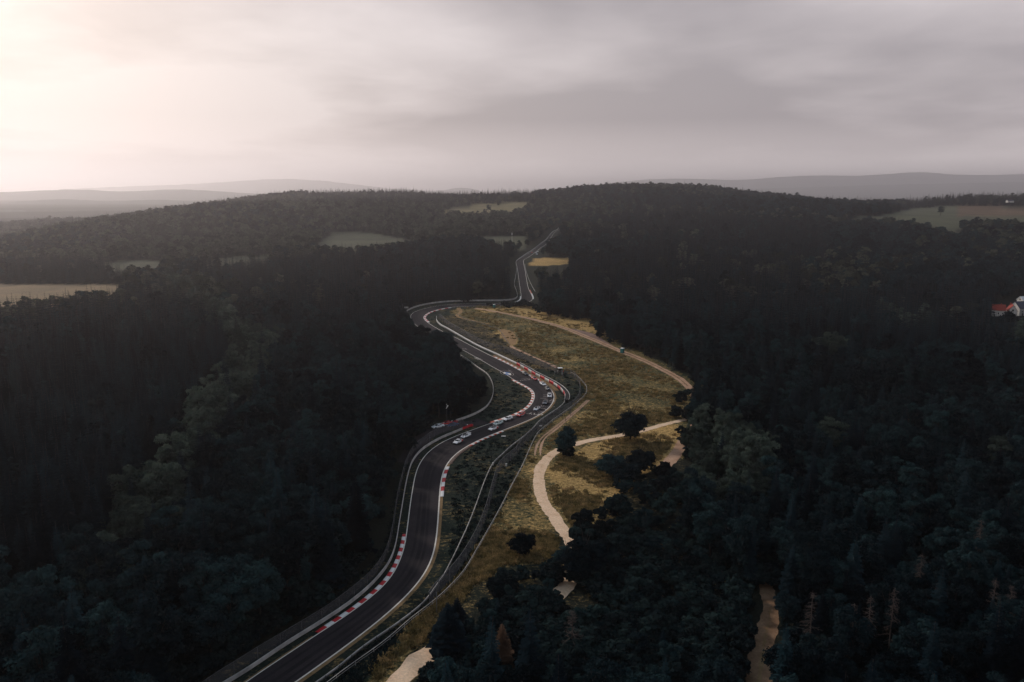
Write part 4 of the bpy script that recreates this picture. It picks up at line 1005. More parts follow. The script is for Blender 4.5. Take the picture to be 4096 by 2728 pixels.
for p in CON: con_mask |= inpoly(_gx, _gy, p)
for p in PAL: pal_mask |= inpoly(_gx, _gy, p)
pts = []
d = 55.0
while d < 2750:
    sp = 5.2 + 3.6 * min(1, max(0, (d - 250) / 1400)); n = int(d * R(100) / sp)
    a = (np.arange(n) + rng.uniform(-.42, .42, n)) / n * R(100) - R(50) + rng.uniform(0, .01)
    dd = d + rng.uniform(-.42, .42, n) * sp
    pts.append(np.c_[dd * np.sin(a), dd * np.cos(a)]); d += sp * .95
pts = np.concatenate(pts); px, py = pts.T; pz = H(px, py)
# stay off the road, the paths and the rails
from mathutils.kdtree import KDTree
def far_from(p, q, r):
    kd = KDTree(len(q))
    for i, a in enumerate(q): kd.insert((a[0], a[1], 0), i)
    kd.balance()
    return np.array([kd.find((x, y, 0))[2] > r for x, y in p])
near = np.hypot(px, py) < 1500
keep = np.ones(len(pts), bool)
keep[near] = far_from(pts[near], MID[::4], 15.0)
u, w, dep = P(px, py, pz + 9)
D_ = np.hypot(px, py)
jit = np.sin(px * .05) * np.cos(py * .043) * .5 + rng.uniform(0, 1, len(pts))
is_con = look(con_mask, u, w); is_pal = look(pal_mask, u, w)
outf = (u < -500) | (u > 4596)
mixr = rng.uniform(0, 1, len(pts)); patch = .5 + .5 * np.sin(px * .012 + 1) * np.cos(py * .010)
con = np.where(is_con, mixr < .90, np.where(is_pal, mixr < .04, mixr < .22 + .25 * (patch > .68)))
con &= ~(is_pal & ~is_con & (mixr > .04))
sc_m = look(scrub_mask, *P(px, py, pz + 2)[:2])
var = rng.integers(0, 6, len(pts)); hs = rng.uniform(.62, 1.15, len(pts)) * np.where(rng.uniform(0, 1, len(pts)) < .05, 1.18, 1)
hs[sc_m] *= rng.uniform(.16, .40, sc_m.sum()); keep &= ~(sc_m & (rng.uniform(0, 1, len(pts)) < .45)); con[sc_m] = rng.uniform(0, 1, sc_m.sum()) < .05
mright = (u > 2300) & (w > 1550) & ~sc_m; hs[mright] *= .8
hh = np.array([[s_[0] for s_ in SP], [b[0] for b in BL]])[np.where(con, 0, 1), var] * hs
rad = np.where(con, 1.9, 3.4) * hs
# nothing may stand on, or rise in front of, the ground the photograph shows open
for fz in (0.0, .3, .6, .85, 1.0):
    for sx in (-1, 0, 1):
        k = .85 * (1 - .75 * fz if True else 1)
        uu, ww, _ = P(px + sx * rad * np.where(con, k, 1 - .6 * max(0, fz - .4)), py, pz + hh * fz)
        keep &= ~look(hard_mask if fz > .8 else open_mask, uu, ww)
# thin out to what can be seen a little from the sides
keep &= ~((D_ > 700) & (rng.uniform(0, 1, len(pts)) < .05))
px, py, pz, con, is_pal, var, hs, hh, D_, sc_m, u, w = (a[keep] for a in (px, py, pz, con, is_pal, var, hs, hh, D_, sc_m, u, w))
rot = rng.uniform(0, 6.283, len(px)); inframe = (u > -40) & (u < 4136) & (w < 2860)

# ------------------------------------------------------------------ the trees that show largest, one by one
def place_tree(kind, me_c, me_t, x, y, z, s, r, label, group, cat='tree', cn='crown', tn='trunk', sxy=1.0):
    root = tag(empty(kind, (x, y, z), r), label, cat, group); root.scale = (s * sxy, s * sxy, s)
    link(tn, me_t, root); link(cn, me_c, root); return root
def zone(u_, w_):
    if sc_zone(u_, w_): return 'scrub'
    x, y = u_ / DS, w_ / DS
    if x < 1000: return 'west' if y < 1150 else 'near_west'
    if y > 1050: return 'near_east'
    return 'east'
def sc_zone(u_, w_): return bool(look(scrub_mask, np.array([u_]), np.array([w_]))[0])
LABS = {('c', 'west'): ('dark slender spruce in the dense plantation on the forest side of the track', 'spruces of the plantation beside the track'),
        ('c', 'near_west'): ('dark spruce in the lowest corner of the forest below the guard rail', 'spruces below the guard rail'),
        ('c', 'near_east'): ('dark spruce standing among the leafy trees around the forest track', 'spruces around the forest track'),
        ('c', 'east'): ('dark spruce in the wood beyond the meadow path', 'spruces beyond the meadow path'),
        ('c', 'scrub'): ('small spruce rising from the scrub between fence and forest', 'small spruces in the scrub'),
        ('b', 'west'): ('leafy dark tree in the forest on the far side of the guard rail', 'leafy trees beside the track'),
        ('b', 'near_west'): ('broad leafy tree in the lowest corner of the forest below the guard rail', 'leafy trees below the guard rail'),
        ('b', 'near_east'): ('leafy dark tree in the wood around the forest track', 'leafy trees around the forest track'),
        ('b', 'east'): ('leafy tree in the wood beyond the meadow path', 'leafy trees beyond the meadow path'),
        ('b', 'scrub'): ('low leafy tree in the scrub between fence and forest', 'low trees in the scrub'),
        ('p', 'west'): ('pale leafy tree in the light band running down through the spruce plantation', 'pale trees in the band through the plantation'),
        ('p', 'near_west'): ('pale leafy tree in the lowest corner of the forest', 'pale trees in the lowest corner'),
        ('p', 'near_east'): ('pale leafy tree at the meadow edge of the forest track wood', 'pale trees of the forest track wood'),
        ('p', 'east'): ('pale leafy tree coloured as if catching light in the wood beyond the meadow path', 'pale trees beyond the meadow path'),
        ('p', 'scrub'): ('low pale leafy tree in the scrub', 'low pale trees in the scrub')}
size = hh / D_
single = np.zeros(len(px), bool)
for kindc, cap in ((True, 290), (False, 255)):
    idx = np.nonzero((con == kindc) & inframe)[0]; idx = idx[np.argsort(-size[idx])][:cap]; single[idx] = True
    for i in idx:
        k = var[i]; zz = zone(u[i], w[i])
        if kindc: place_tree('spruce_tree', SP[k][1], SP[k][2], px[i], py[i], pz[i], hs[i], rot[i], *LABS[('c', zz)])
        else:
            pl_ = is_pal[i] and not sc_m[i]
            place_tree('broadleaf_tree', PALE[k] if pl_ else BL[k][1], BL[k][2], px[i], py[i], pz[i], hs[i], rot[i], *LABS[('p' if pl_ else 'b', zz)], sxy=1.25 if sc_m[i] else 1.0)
SOLID = []
for k in range(2):
    (v, f), lob = leaf_crown(700 + k, 10, 4.6, 60, 6500, .5, base=.03, conic=(.62, .1)[k]); SOLID.append((npmesh('solid_crown', v, f, [M['leaf']]),))
# trees one can tell from all others
def solo(uv, h, w_, label, mesh='leaf', k=0, rz=.4, kind=None, top=False):
    if top:
        z = 2.0
        for _ in range(6): q = GP(uv, z + h); z = float(H(q[0], q[1]))
        g = (q[0], q[1], z)
    else: g = G([uv])[0]
    if mesh == 'spruce': c, t, h0, r0 = SP[k][1], SP[k][2], SP[k][0], 3.3
    elif mesh == 'brown': c, t, h0, r0 = BRN[k % 3], SP[k % 3][2], SP[k % 3][0], 3.3
    elif mesh == 'dead': t, c = DEAD[k % 3]; h0, r0 = 15 + k % 3, 3.2
    elif mesh == 'russet': c, t, h0, r0 = RUS, BL[1][2], BL[1][0], 5.2
    elif mesh == 'solid': c, t, h0, r0 = SOLID[k][0], BL[0][2], 10, 4.6
    elif mesh == 'pale': c, t, h0, r0 = PALE[k], BL[k][2], BL[k][0], 4.8
    elif mesh == 'shrub': c, t, h0, r0 = SHV[k % 4][0], SHT[0], 3.5, 2.3
    else: c, t, h0, r0 = BL[k][1], BL[k][2], BL[k][0], (4.6, 5.2, 4.2, 4.8, 5.4, 4.0)[k]
    nm = {'spruce': 'spruce_tree', 'brown': 'brown_spruce', 'dead': 'dead_tree', 'shrub': 'shrub'}.get(mesh, 'broadleaf_tree')
    root = tag(empty(kind or nm, tuple(g), rz), label, 'shrub' if mesh == 'shrub' else 'tree'); s = h / h0; root.scale = (w_ / 2 / r0, w_ / 2 / r0, s)
    link('trunk' if mesh != 'shrub' else 'stem', t, root); link({'dead': 'bare_branches', 'shrub': 'foliage'}.get(mesh, 'crown'), c, root); return root
solo((2268,1824), 11, 10.5, 'lone dark tree standing on the bend of the pale gravel path', 'solid', 0)
solo((2266,1824), 4.5, 8, 'bushy skirt of saplings round the lone dark tree on the gravel path', 'shrub', 1)
solo((2521,1762), 11, 12.5, 'wide round dark tree beside the gravel path in the open meadow', 'solid', 1)
solo((2443,1905), 7.5, 9.5, 'rounded dark bush below the wide round tree at the meadow edge', 'solid', 1)
solo((2560,1892), 8, 10, 'second rounded dark bush between the meadow and the small gap of path', 'solid', 1)
solo((2500,1935), 7, 9, 'spreading dark bush where the lower meadow meets the forest', 'solid', 1)
solo((2392,1279), 13.5, 13, 'rust coloured tree at the meadow end of the far woods', 'russet', 1)
solo((2090,2222), 6, 7, 'squat dark bush alone on the dry slope below the gravel path', 'solid', 1)
solo((1795,2640), 13, 8, 'dense black looking conifer beside the lower fence', 'spruce', 5)
solo((1830,2560), 10, 7, 'shorter conifer pressed against the black looking one by the lower fence', 'spruce', 4)
solo((2008,2712), 12, 6.5, 'brown dying conifer at the bottom of the scrub', 'brown', 0)
solo((2286,2620), 10, 7, 'bare dead tree with fine branches beside the clearing in the scrub', 'dead', 1)
for k, (uv, lb) in enumerate([((3689,2212), 'tallest bare dead tree in the lower wood'), ((3419,2414), 'bare dead tree with widely spread arms between the forest track and the tallest dead tree'), ((3487,2381), 'thin bare dead tree just beyond the wide armed one'), ((3581,2349), 'leaning pale dead tree below the tallest one'), ((3761,2327), 'bare dead top beside the tallest dead tree'), ((3984,2313), 'bare dead tree near the edge of the lower wood'), ((3927,2075), 'solitary bare dead top high in the near wood'), ((4050,2342), 'outermost bare dead tree of the lower wood'), ((3253,2363), 'small bare dead tree close to the forest track')]):
    solo(uv, 16.5 - k % 3, 6.2, lb, 'dead', k, k * .9, top=True)
for k, (uv, h, lb) in enumerate([((3149,1247), 19, 'rust brown dying spruce beyond the meadow path'), ((3186,1259), 18, 'narrow orange brown dying spruce next to the rust brown one'), ((3830,1248), 18, 'pale brown dying spruce before the houses'), ((3945,1344), 17, 'reddish dying spruce in the dark wood below the houses'), ((3630,1630), 14, 'brownish dying spruce deep in the near wood')]):
    solo(uv, h, 4.6, lb, 'brown', k, k, top=True)
for k, (uv, w_, lb) in enumerate([((3560,1256), 13, 'pale leafy crown at the forest track end of the bright row before the houses'), ((3635,1246), 16, 'largest pale leafy crown of the bright row before the houses'), ((3715,1256), 13, 'pale leafy crown at the house end of the bright row'), ((3296,1340), 13, 'round pale green tree standing out of the dark wood beyond the path'), ((3682,1352), 10, 'tall narrow pale green tree in the dark wood'), ((3440,1400), 12, 'low pale leafy tree among dark ones below the round pale green tree'), ((4080,1310), 16, 'bright leafy tree at the outer edge of the wood below the houses'), ((3330,1665), 11, 'leafy crown coloured as softly lit in the middle of the near wood'), ((4000,1720), 12, 'leafy crown coloured as softly lit at the outer edge of the near wood'), ((620,1990), 15, 'bright rounded crown at the foot of the pale band of trees'), ((420,2190), 15, 'lowest bright crown of the pale band of trees')]):
    solo(uv, 17, w_, lb, 'pale', k % 6, k, top=True)
SHG = ('low bush in the row between the hairpin and the dry meadow', 'bushes by the hairpin')
for k, (uv, h) in enumerate([((1952,1224), 3.0), ((1966,1226), 3.4), ((2018,1226), 4.0), ((2027,1236), 4.6), ((2050,1225), 4.5), ((2064,1227), 4.2), ((2080,1228), 4.2), ((2100,1228), 5), ((2120,1231), 5.5), ((2142,1240), 5), ((2160,1257), 5)]):
    g = G([uv])[0]; place_tree('shrub', SHV[k % 4][0], SHT[0], g[0], g[1], g[2], h / 3.5, k, *SHG, cat='shrub', cn='foliage', tn='stem', sxy=1.1)
solo((2335,2325), 10.5, 11, 'dark leafy tree standing where the gravel path disappears', 'solid', 1)
solo((2268,2262), 5, 6.5, 'low dark bush covering the gap in the gravel path', 'solid', 1)
# field trees on the far pastures
for uv, h, lb in (((1955,850), 17, 'dark tree group leader in the pale field near the crest'), ((1940,862), 14, 'smaller dark tree touching the leader in the pale field near the crest'), ((3762,862), 17, 'single dark tree in the green hill pasture'), ((1993,826), 9, 'small tree at the upper rim of the pale field'), ((3268,802), 22, 'lone tree standing out on the ridge skyline'), ((2583,765), 20, 'highest tree top on the middle of the ridge')):
    solo(uv, h, h * .75, lb, 'leaf', 1)
# scrub bushes shown singly
bs = []
tries = 0
while len(bs) < 110 and tries < 4000:
    tries += 1
    uv = (rng.uniform(1600, 2900), rng.uniform(2130, 2760))
    if not (sc_zone(*uv)): continue
    if look(open_mask, np.array([uv[0]]), np.array([uv[1]]))[0]: continue
    g = G([uv])[0]; h = rng.uniform(1.6, 4.2)
    chk = [P(g[0] + ox, g[1], g[2] + h * q_)[:2] for ox in (-2.2, 0, 2.2) for q_ in (.3, .8)]
    if any(look(open_mask, np.array([float(a_)]), np.array([float(b_)]))[0] for a_, b_ in chk): continue
    bs.append(g); k = len(bs)
    place_tree('shrub', SHV[k % 4][0], SHT[0], g[0], g[1], g[2], h / 3.5, k * 1.3, 'dark wild bush in the scrub between the fences and the forest', 'wild bushes of the scrub', cat='shrub', cn='foliage', tn='stem', sxy=rng.uniform(1, 1.5))
for uv, h in (((2720,1610), 5), ((2705,1670), 5), ((2755,1585), 4), ((2330,2110), 5), ((2320,2180), 5)):
    g = G([uv])[0]; place_tree('shrub', SHV[int(h) % 4][0], SHT[0], g[0], g[1], g[2], h / 3.5, uv[0], 'dark bush along the forest edge of the open meadow', 'bushes along the meadow edge', cat='shrub', cn='foliage', tn='stem', sxy=1.2)

# ------------------------------------------------------------------ the rest of the woods, the ground cover: stuff
def protos(name, meshes):
    c = bpy.data.collections.new(name)
    for i, me in enumerate(meshes): c.objects.link(bpy.data.objects.new('%s_%02d' % (name, i), me))
    return c
def scatter(name, pos, sxyz, rotz, idx, coll, label=None):
    me = bpy.data.meshes.new(name); me.vertices.add(len(pos)); me.vertices.foreach_set('co', np.ascontiguousarray(pos, np.float32).ravel())
    for nm, ty, key, arr in (('scl', 'FLOAT_VECTOR', 'vector', sxyz), ('rotz', 'FLOAT_VECTOR', 'vector', np.c_[np.zeros((len(pos), 2)), rotz])):
        a = me.attributes.new(nm, ty, 'POINT'); a.data.foreach_set(key, np.ascontiguousarray(arr, np.float32).ravel())
    a = me.attributes.new('pick', 'INT', 'POINT'); a.data.foreach_set('value', np.ascontiguousarray(idx, np.int32))
    o = link(name, me); ng = bpy.data.node_groups.new(name, 'GeometryNodeTree')
    ng.interface.new_socket('Geometry', in_out='INPUT', socket_type='NodeSocketGeometry'); ng.interface.new_socket('Geometry', in_out='OUTPUT', socket_type='NodeSocketGeometry')
    n = ng.nodes; l = ng.links
    gi = n.new('NodeGroupInput'); gout = n.new('NodeGroupOutput'); ins = n.new('GeometryNodeInstanceOnPoints'); ci = n.new('GeometryNodeCollectionInfo')
    ci.inputs['Collection'].default_value = coll; ci.inputs['Separate Children'].default_value = True; ci.inputs['Reset Children'].default_value = True
    def attr(nm, ty):
        a = n.new('GeometryNodeInputNamedAttribute'); a.data_type = ty; a.inputs['Name'].default_value = nm; return a.outputs['Attribute']
    l.new(gi.outputs[0], ins.inputs['Points']); l.new(ci.outputs[0], ins.inputs['Instance']); ins.inputs['Pick Instance'].default_value = True
    l.new(attr('pick', 'INT'), ins.inputs['Instance Index']); l.new(attr('scl', 'FLOAT_VECTOR'), ins.inputs['Scale'])
    er = n.new('FunctionNodeEulerToRotation'); l.new(attr('rotz', 'FLOAT_VECTOR'), er.inputs[0]); l.new(er.outputs[0], ins.inputs['Rotation'])
    l.new(ins.outputs[0], gout.inputs[0]); o.modifiers.new('scatter', 'NODES').node_group = ng
    return tag(o, label, None, None, 'stuff')
def whole(crown, trunk, mat, name):
    v, f, m = merge([(crown[0], crown[1], 0), (trunk[0], trunk[1], 1)]); return npmesh(name, v, f, [M[mat], M['bark']], m)
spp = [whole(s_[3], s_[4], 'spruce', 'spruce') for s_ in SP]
lowsp, lowbl, lowpl, lowhl = [], [], [], []
for k, s_ in enumerate(SP):
    c = spruce_crown(400 + k, s_[0], 3.5, 16, 8, base=.1); lowsp.append(whole(c, s_[4], 'spruce', 'spruce'))
for k, b in enumerate(BL):
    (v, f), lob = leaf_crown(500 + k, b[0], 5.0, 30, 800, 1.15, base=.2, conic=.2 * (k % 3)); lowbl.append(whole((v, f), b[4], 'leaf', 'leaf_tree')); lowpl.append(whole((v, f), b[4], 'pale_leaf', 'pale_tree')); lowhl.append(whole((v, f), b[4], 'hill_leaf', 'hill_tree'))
blp = [whole(b[3], b[4], 'leaf', 'leaf_tree') for b in BL]; plp = [whole(b[3], b[4], 'pale_leaf', 'pale_tree') for b in BL]
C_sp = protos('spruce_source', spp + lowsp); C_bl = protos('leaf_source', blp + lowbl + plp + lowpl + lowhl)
far = D_ > 520
m_ = con & ~single
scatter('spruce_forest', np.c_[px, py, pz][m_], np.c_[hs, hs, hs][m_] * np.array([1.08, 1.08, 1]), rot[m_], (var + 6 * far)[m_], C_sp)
m_ = ~con & ~single
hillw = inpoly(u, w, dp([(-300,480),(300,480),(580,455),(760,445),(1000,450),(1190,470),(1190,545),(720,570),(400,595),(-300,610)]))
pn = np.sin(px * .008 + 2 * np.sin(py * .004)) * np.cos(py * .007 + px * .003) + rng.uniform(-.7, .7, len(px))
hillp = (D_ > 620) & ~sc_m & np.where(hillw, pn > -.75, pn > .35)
wid = np.where(sc_m, 1.25, 1.0) * np.where(D_ > 900, 1.12, 1.0)
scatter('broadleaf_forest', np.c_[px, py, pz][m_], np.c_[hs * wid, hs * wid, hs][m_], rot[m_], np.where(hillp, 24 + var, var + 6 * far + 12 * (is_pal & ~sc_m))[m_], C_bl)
# undergrowth at the wood's foot and in the scrub
n = 9000; uvx = np.c_[rng.uniform(-100, 4200, n * 4), rng.uniform(1180, 2780, n * 4)]
ds = rays(uvx); t0 = (CAMZ - .0) / -ds[:, 2]; gx_ = ds[:, 0] * t0; gy_ = ds[:, 1] * t0; gz_ = H(gx_, gy_)
hb = rng.uniform(.5, 1.3, len(gx_)); uu, ww, _ = P(gx_, gy_, gz_); u2, w2, _ = P(gx_, gy_, gz_ + 3.5 * hb)
ok = ~look(open_mask, uu, ww) & ~look(open_mask, u2, w2) & (np.hypot(gx_, gy_) < 620)
for ox in (-2.4, 2.4): ok &= ~look(open_mask, *P(gx_ + ox, gy_, gz_ + 2 * hb)[:2])
ok &= ~(look(scrub_mask, uu, ww) & (rng.uniform(0, 1, len(ok)) < .5))
ok[ok] = far_from(np.c_[gx_, gy_][ok], MID[::4], 13)
ok &= (np.cumsum(ok) < 5200)
C_sh = protos('bush_source', [s_[0] for s_ in SHV])
k = ok.sum(); scatter('undergrowth', np.c_[gx_, gy_, gz_ - .1][ok], np.c_[hb * 1.3, hb * 1.3, hb][ok] , rng.uniform(0, 6.28, k), rng.integers(0, 4, k), C_sh)
# tussocks of dry grass on the meadow
def tuft(seed, n, h, w_):
    r = np.random.default_rng(seed); a = r.uniform(0, 6.28, n); l = r.uniform(.5, 1, n) * h; o = r.normal(scale=w_, size=(n, 2)); V = []; F = []
    for i in range(n):
        dx, dy = math.cos(a[i]), math.sin(a[i]); x, y = o[i]; b = .12; lean = r.uniform(.1, .7) * l[i]
        V += [(x - dy * b, y + dx * b, -.05), (x + dy * b, y - dx * b, -.05), (x + dx * lean + dy * b * .4, y + dy * lean - dx * b * .4, l[i]), (x + dx * lean - dy * b * .4, y + dy * lean + dx * b * .4, l[i])]; F.append((4 * i, 4 * i + 1, 4 * i + 2, 4 * i + 3))
    return npmesh('tuft', np.array(V), np.array(F), [M['dry_grass']])
C_tf = protos('tuft_source', [tuft(k, 26, .55 + .1 * k, .42) for k in range(3)])
C_gt = protos('green_tuft_source', [variant(o.data, 'scrub', 'green_tuft') for o in C_tf.objects])
uvx = np.c_[rng.uniform(1100, 2400, 60000), rng.uniform(1240, 2740, 60000)]
ds = rays(uvx); t0 = CAMZ / -ds[:, 2]; gx_ = ds[:, 0] * t0; gy_ = ds[:, 1] * t0
ok = look(clear_mask, uvx[:, 0], uvx[:, 1]) & ~look(meadow_mask, uvx[:, 0], uvx[:, 1]) & (rng.uniform(0, 1, len(gx_)) < .22)
ok[ok] = far_from(np.c_[gx_, gy_][ok], MID[::2], 8.5)
sr = [np.array(o.data.vertices[i].co[:2]) for o in COL.objects if o.name.startswith('service_road') for i in range(len(o.data.vertices))]
ok[ok] = far_from(np.c_[gx_, gy_][ok], sr, 2.0)
gx_, gy_ = gx_[ok], gy_[ok]; k = len(gx_); s_ = rng.uniform(.35, .9, k)
scatter('verge_grass', np.c_[gx_, gy_, H(gx_, gy_)], np.c_[s_ * 1.6, s_ * 1.6, s_ * .8], rng.uniform(0, 6.28, k), rng.integers(0, 3, k), C_gt)
uvx = np.c_[rng.uniform(1500, 2800, 90000), rng.uniform(1225, 2760, 90000)]
ds = rays(uvx); t0 = CAMZ / -ds[:, 2]; gx_ = ds[:, 0] * t0; gy_ = ds[:, 1] * t0
ok = look(meadow_mask, uvx[:, 0], uvx[:, 1]) & look(clear_mask, uvx[:, 0], uvx[:, 1])
cl_ = np.sin(gx_ * .11 + 2 * np.sin(gy_ * .05)) * np.cos(gy_ * .085 + gx_ * .03); ok &= cl_ + rng.uniform(-.9, .9, len(gx_)) > .15
lanes = [np.array(o.data.vertices[i].co[:2]) for o in COL.objects if o.name.split('.')[0] in ('dirt_path', 'gravel_path', 'sandy_trail', 'wheel_rut') for i in range(0, len(o.data.vertices), 2)]
ok[ok] = far_from(np.c_[gx_, gy_][ok], lanes, 2.0)
gx_, gy_ = gx_[ok], gy_[ok]; k = len(gx_); s_ = rng.uniform(.5, 1.25, k)
scatter('meadow_grass', np.c_[gx_, gy_, H(gx_, gy_)], np.c_[s_ * 1.4, s_ * 1.4, s_], rng.uniform(0, 6.28, k), rng.integers(0, 3, k), C_tf)
print('TREES', len(px), 'single', single.sum(), 'tufts', k)
# ------------------------------------------------------------------ far hills
def ridge(D0, prof, width, seed, top_jit=.06):
    p = np.array(prof, float); xs = np.linspace(p[0, 0], p[-1, 0], 260); ys = np.interp(xs, p[:, 0], p[:, 1])
    ys = np.convolve(np.pad(ys, 6, 'edge'), np.ones(13) / 13, 'valid'); r = np.random.default_rng(seed)
    ys += np.convolve(r.normal(0, 1, 260 + 4), np.ones(5) / 5, 'valid') * .55
    a = np.arctan((xs - 1177) / 1811.0); th = PITCH + np.arctan((ys - 784) / 1811.0)   # depression
    fade = np.clip(np.minimum(np.arange(260), np.arange(260)[::-1]) / 18.0, 0, 1)
    top = CAMZ - (D0 / np.cos(a) * 1.0) * np.tan(th) * 1.0
    base = -25.0; top = base + (top - base) * fade ** .6
    V = []; lay = [(-1.0, 0), (-.6, .34), (-.3, .72), (-.1, .95), (0, 1), (.12, .94), (.4, .6), (1, 0)]
    for o_, hfrac in lay:
        d = (D0 + o_ * width) / np.cos(a); j = r.normal(0, .02, 260) * (0 if hfrac in (0, 1) else 1)
        z = base + (top - base) * np.clip(hfrac + j, 0, 1); V.append(np.c_[d * np.sin(a), d * np.cos(a), z])
    n = 260; F = [(k * n + i, k * n + i + 1, (k + 1) * n + i + 1, (k + 1) * n + i) for k in range(len(lay) - 1) for i in range(n - 1)]
    me = npmesh('far_hills', np.concatenate(V), np.array(F), [M['hill']], smooth=False)
    if me.polygons[n].normal.z < 0: me.flip_normals()
    return tag(link('far_hills', me), kind='structure')
ridge(3900, [(-700,472),(-200,470),(0,475),(60,477),(150,487),(260,498),(340,510)], 900, 1)
ridge(9500, [(-700,447),(-300,440),(0,443),(90,439),(200,436),(300,441),(420,435),(520,440),(620,447),(720,458),(800,470)], 1800, 2)
ridge(6200, [(-700,462),(-300,458),(0,463),(80,458),(170,455),(260,461),(380,457),(480,462),(560,470),(640,478)], 1200, 9)
ridge(17000, [(250,452),(380,446),(480,441),(560,437),(620,440),(740,442),(770,437),(860,433),(940,435),(1000,440),(1030,437),(1060,430),(1100,437),(1160,447)], 2500, 3)
ridge(12000, [(1700,470),(1800,460),(1890,450),(1960,452),(2060,458),(2200,468)], 2000, 4)
ridge(18000, [(1100,446),(1300,440),(1340,428),(1400,421),(1500,411),(1600,412),(1680,417),(1760,410),(1860,405),(1950,408),(2060,402),(2095,397),(2150,406),(2250,408),(2354,406),(2700,409),(3000,414)], 4000, 5)
ridge(20000, [(100,438),(250,432),(450,425),(600,415),(680,412),(760,417),(850,428),(950,438)], 4000, 6)
ridge(14500, [(1400,442),(1600,436),(1800,432),(2000,427),(2150,424),(2354,421),(2700,424),(3000,430)], 4000, 8)

# ------------------------------------------------------------------ air
mb = MB(); mb.box((0, 0, 245), (150000, 150000, 570)); hz = mb.build('haze', [])
m, nt, ns, ln = newmat('haze_air'); o_ = N(nt, 'ShaderNodeOutputMaterial'); pv = N(nt, 'ShaderNodeVolumePrincipled'); ln.new(pv.outputs[0], o_.inputs['Volume'])
pv.inputs['Color'].default_value = (.985, .945, .965, 1); pv.inputs['Density'].default_value = HAZE; pv.inputs['Anisotropy'].default_value = .78
hz.data.materials.append(m); tag(hz, kind='stuff')

# ------------------------------------------------------------------ sky and sun
SAZ, SEL = R(-39), R(27)
sdir = Vector((math.sin(SAZ) * math.cos(SEL), math.cos(SAZ) * math.cos(SEL), math.sin(SEL)))
world = bpy.data.worlds.new('World'); sc.world = world; world.use_nodes = True
nt = world.node_tree; nt.nodes.clear(); ln = nt.links
out = N(nt, 'ShaderNodeOutputWorld'); bg = N(nt, 'ShaderNodeBackground'); ln.new(bg.outputs[0], out.inputs[0]); bg.inputs['Strength'].default_value = .1
sky = N(nt, 'ShaderNodeTexSky', sky_type='NISHITA'); sky.sun_disc = False; sky.sun_elevation = SEL; sky.sun_rotation = SAZ; sky.dust_density = 4; sky.air_density = 1.5
tc = N(nt, 'ShaderNodeTexCoord'); sp = N(nt, 'ShaderNodeSeparateXYZ'); ln.new(tc.outputs['Generated'], sp.inputs[0])
def mth(op, a, b=None, c=None, clamp=False):
    n = N(nt, 'ShaderNodeMath', operation=op); n.use_clamp = clamp
    for i, v in enumerate((a, b, c)):
        if v is None: continue
        if isinstance(v, (int, float)): n.inputs[i].default_value = v
        else: ln.new(v, n.inputs[i])
    return n.outputs[0]
zc = mth('MAXIMUM', sp.outputs[2], 0.0); zd = mth('ADD', zc, .085)
cx_ = mth('DIVIDE', sp.outputs[0], zd); cy_ = mth('DIVIDE', sp.outputs[1], zd)
cv = N(nt, 'ShaderNodeCombineXYZ'); ln.new(cx_, cv.inputs[0]); ln.new(cy_, cv.inputs[1])
mp = N(nt, 'ShaderNodeMapping'); ln.new(cv.outputs[0], mp.inputs[0]); mp.inputs['Rotation'].default_value = (0, 0, R(SKYROT)); mp.inputs['Location'].default_value = SKYLOC; mp.inputs['Scale'].default_value = SKYSCL
n1 = noise(nt, .34, 4, .45, mp.outputs[0]); n1.inputs['Distortion'].default_value = .35
n2 = noise(nt, .8, 4, .5, mp.outputs[0])
n3 = noise(nt, 2.6, 5, .6, mp.outputs[0]); n3.inputs['Distortion'].default_value = .6
dens = mth('ADD', mth('ADD', mth('MULTIPLY', n1.outputs['Fac'], .75), mth('MULTIPLY', n2.outputs['Fac'], .18)), mth('MULTIPLY', n3.outputs['Fac'], .07))
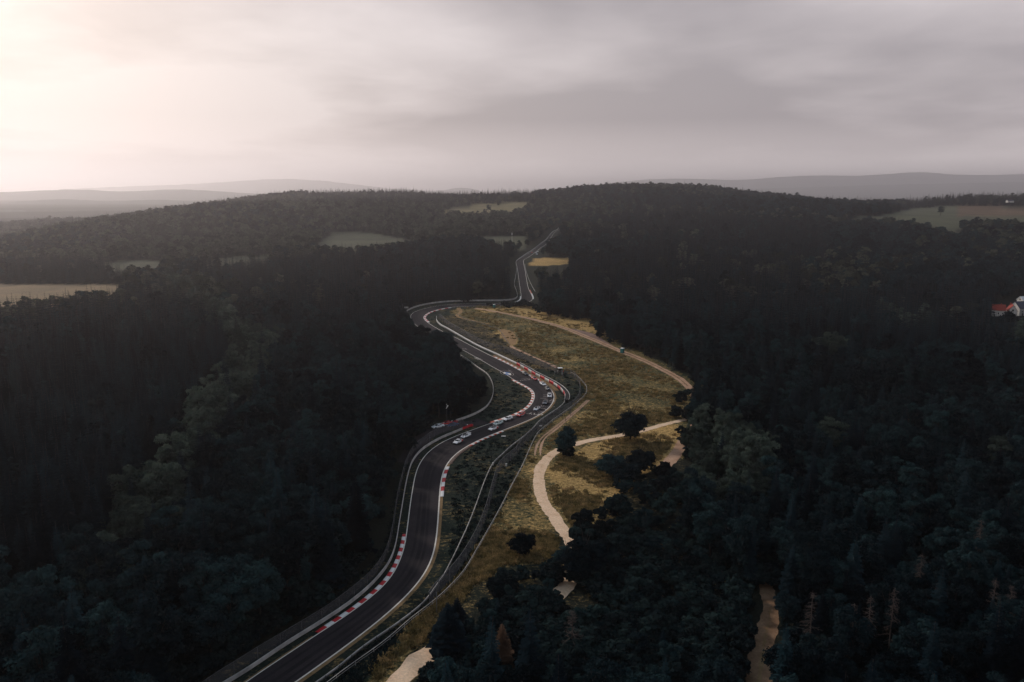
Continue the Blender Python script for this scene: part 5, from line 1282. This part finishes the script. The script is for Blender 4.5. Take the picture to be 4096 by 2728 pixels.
cl_c = ramp(nt, dens, [(.42, (4.1, 3.7, 4.0)), (.50, (6.1, 5.5, 5.75)), (.57, (8.2, 7.45, 7.65))])
# the veil thickens to an even pale band over the horizon
hf = mth('SUBTRACT', 1.0, mth('DIVIDE', zc, .085), clamp=True); hf = mth('POWER', hf, 1.1)
c1 = mixc(nt, hf, cl_c.outputs[0], (11.2, 10.0, 9.9))
# overhead the cloud is cooler and darker
zf = mth('MULTIPLY', mth('SUBTRACT', zc, .25), 1.6, clamp=True)
c1 = mixc(nt, zf, c1, ZEN)
# brighter towards the sun
dt = N(nt, 'ShaderNodeVectorMath', operation='DOT_PRODUCT'); ln.new(tc.outputs['Generated'], dt.inputs[0]); dt.inputs[1].default_value = sdir
dpos = mth('MAXIMUM', dt.outputs['Value'], 0.0)
gl = mth('ADD', mth('MULTIPLY', mth('POWER', dpos, 6.0), .03), mth('MULTIPLY', mth('POWER', dpos, 28.0), .42))
gl = mth('MULTIPLY_ADD', gl, 1.0, .90)
gm = N(nt, 'ShaderNodeVectorMath', operation='SCALE'); ln.new(c1, gm.inputs[0]); ln.new(gl, gm.inputs['Scale'])
fin = mixc(nt, .90, sky.outputs[0], gm.outputs[0])
ln.new(fin, bg.inputs['Color'])
sun_d = bpy.data.lights.new('sun', 'SUN'); sun_d.energy = SUNE; sun_d.angle = R(6); sun_d.color = (1, .90, .82)
sun = bpy.data.objects.new('sun', sun_d); COL.objects.link(sun); sun.rotation_euler = (-sdir).to_track_quat('-Z', 'Y').to_euler(); sun.location = (-300, 300, 400)

# ------------------------------------------------------------------ render settings
sc.view_settings.view_transform = 'Standard'; sc.view_settings.look = 'None'; sc.view_settings.exposure = EXPO; sc.view_settings.gamma = 1
cy = sc.cycles
cy.max_bounces = 5; cy.diffuse_bounces = 1; cy.glossy_bounces = 2; cy.transmission_bounces = 2; cy.transparent_max_bounces = 12; cy.volume_bounces = 1
cy.use_denoising = True; cy.denoising_input_passes = "RGB_ALBEDO_NORMAL"; cy.denoising_prefilter = "ACCURATE"; cy.caustics_reflective = False; cy.caustics_refractive = False
cy.use_adaptive_sampling = False
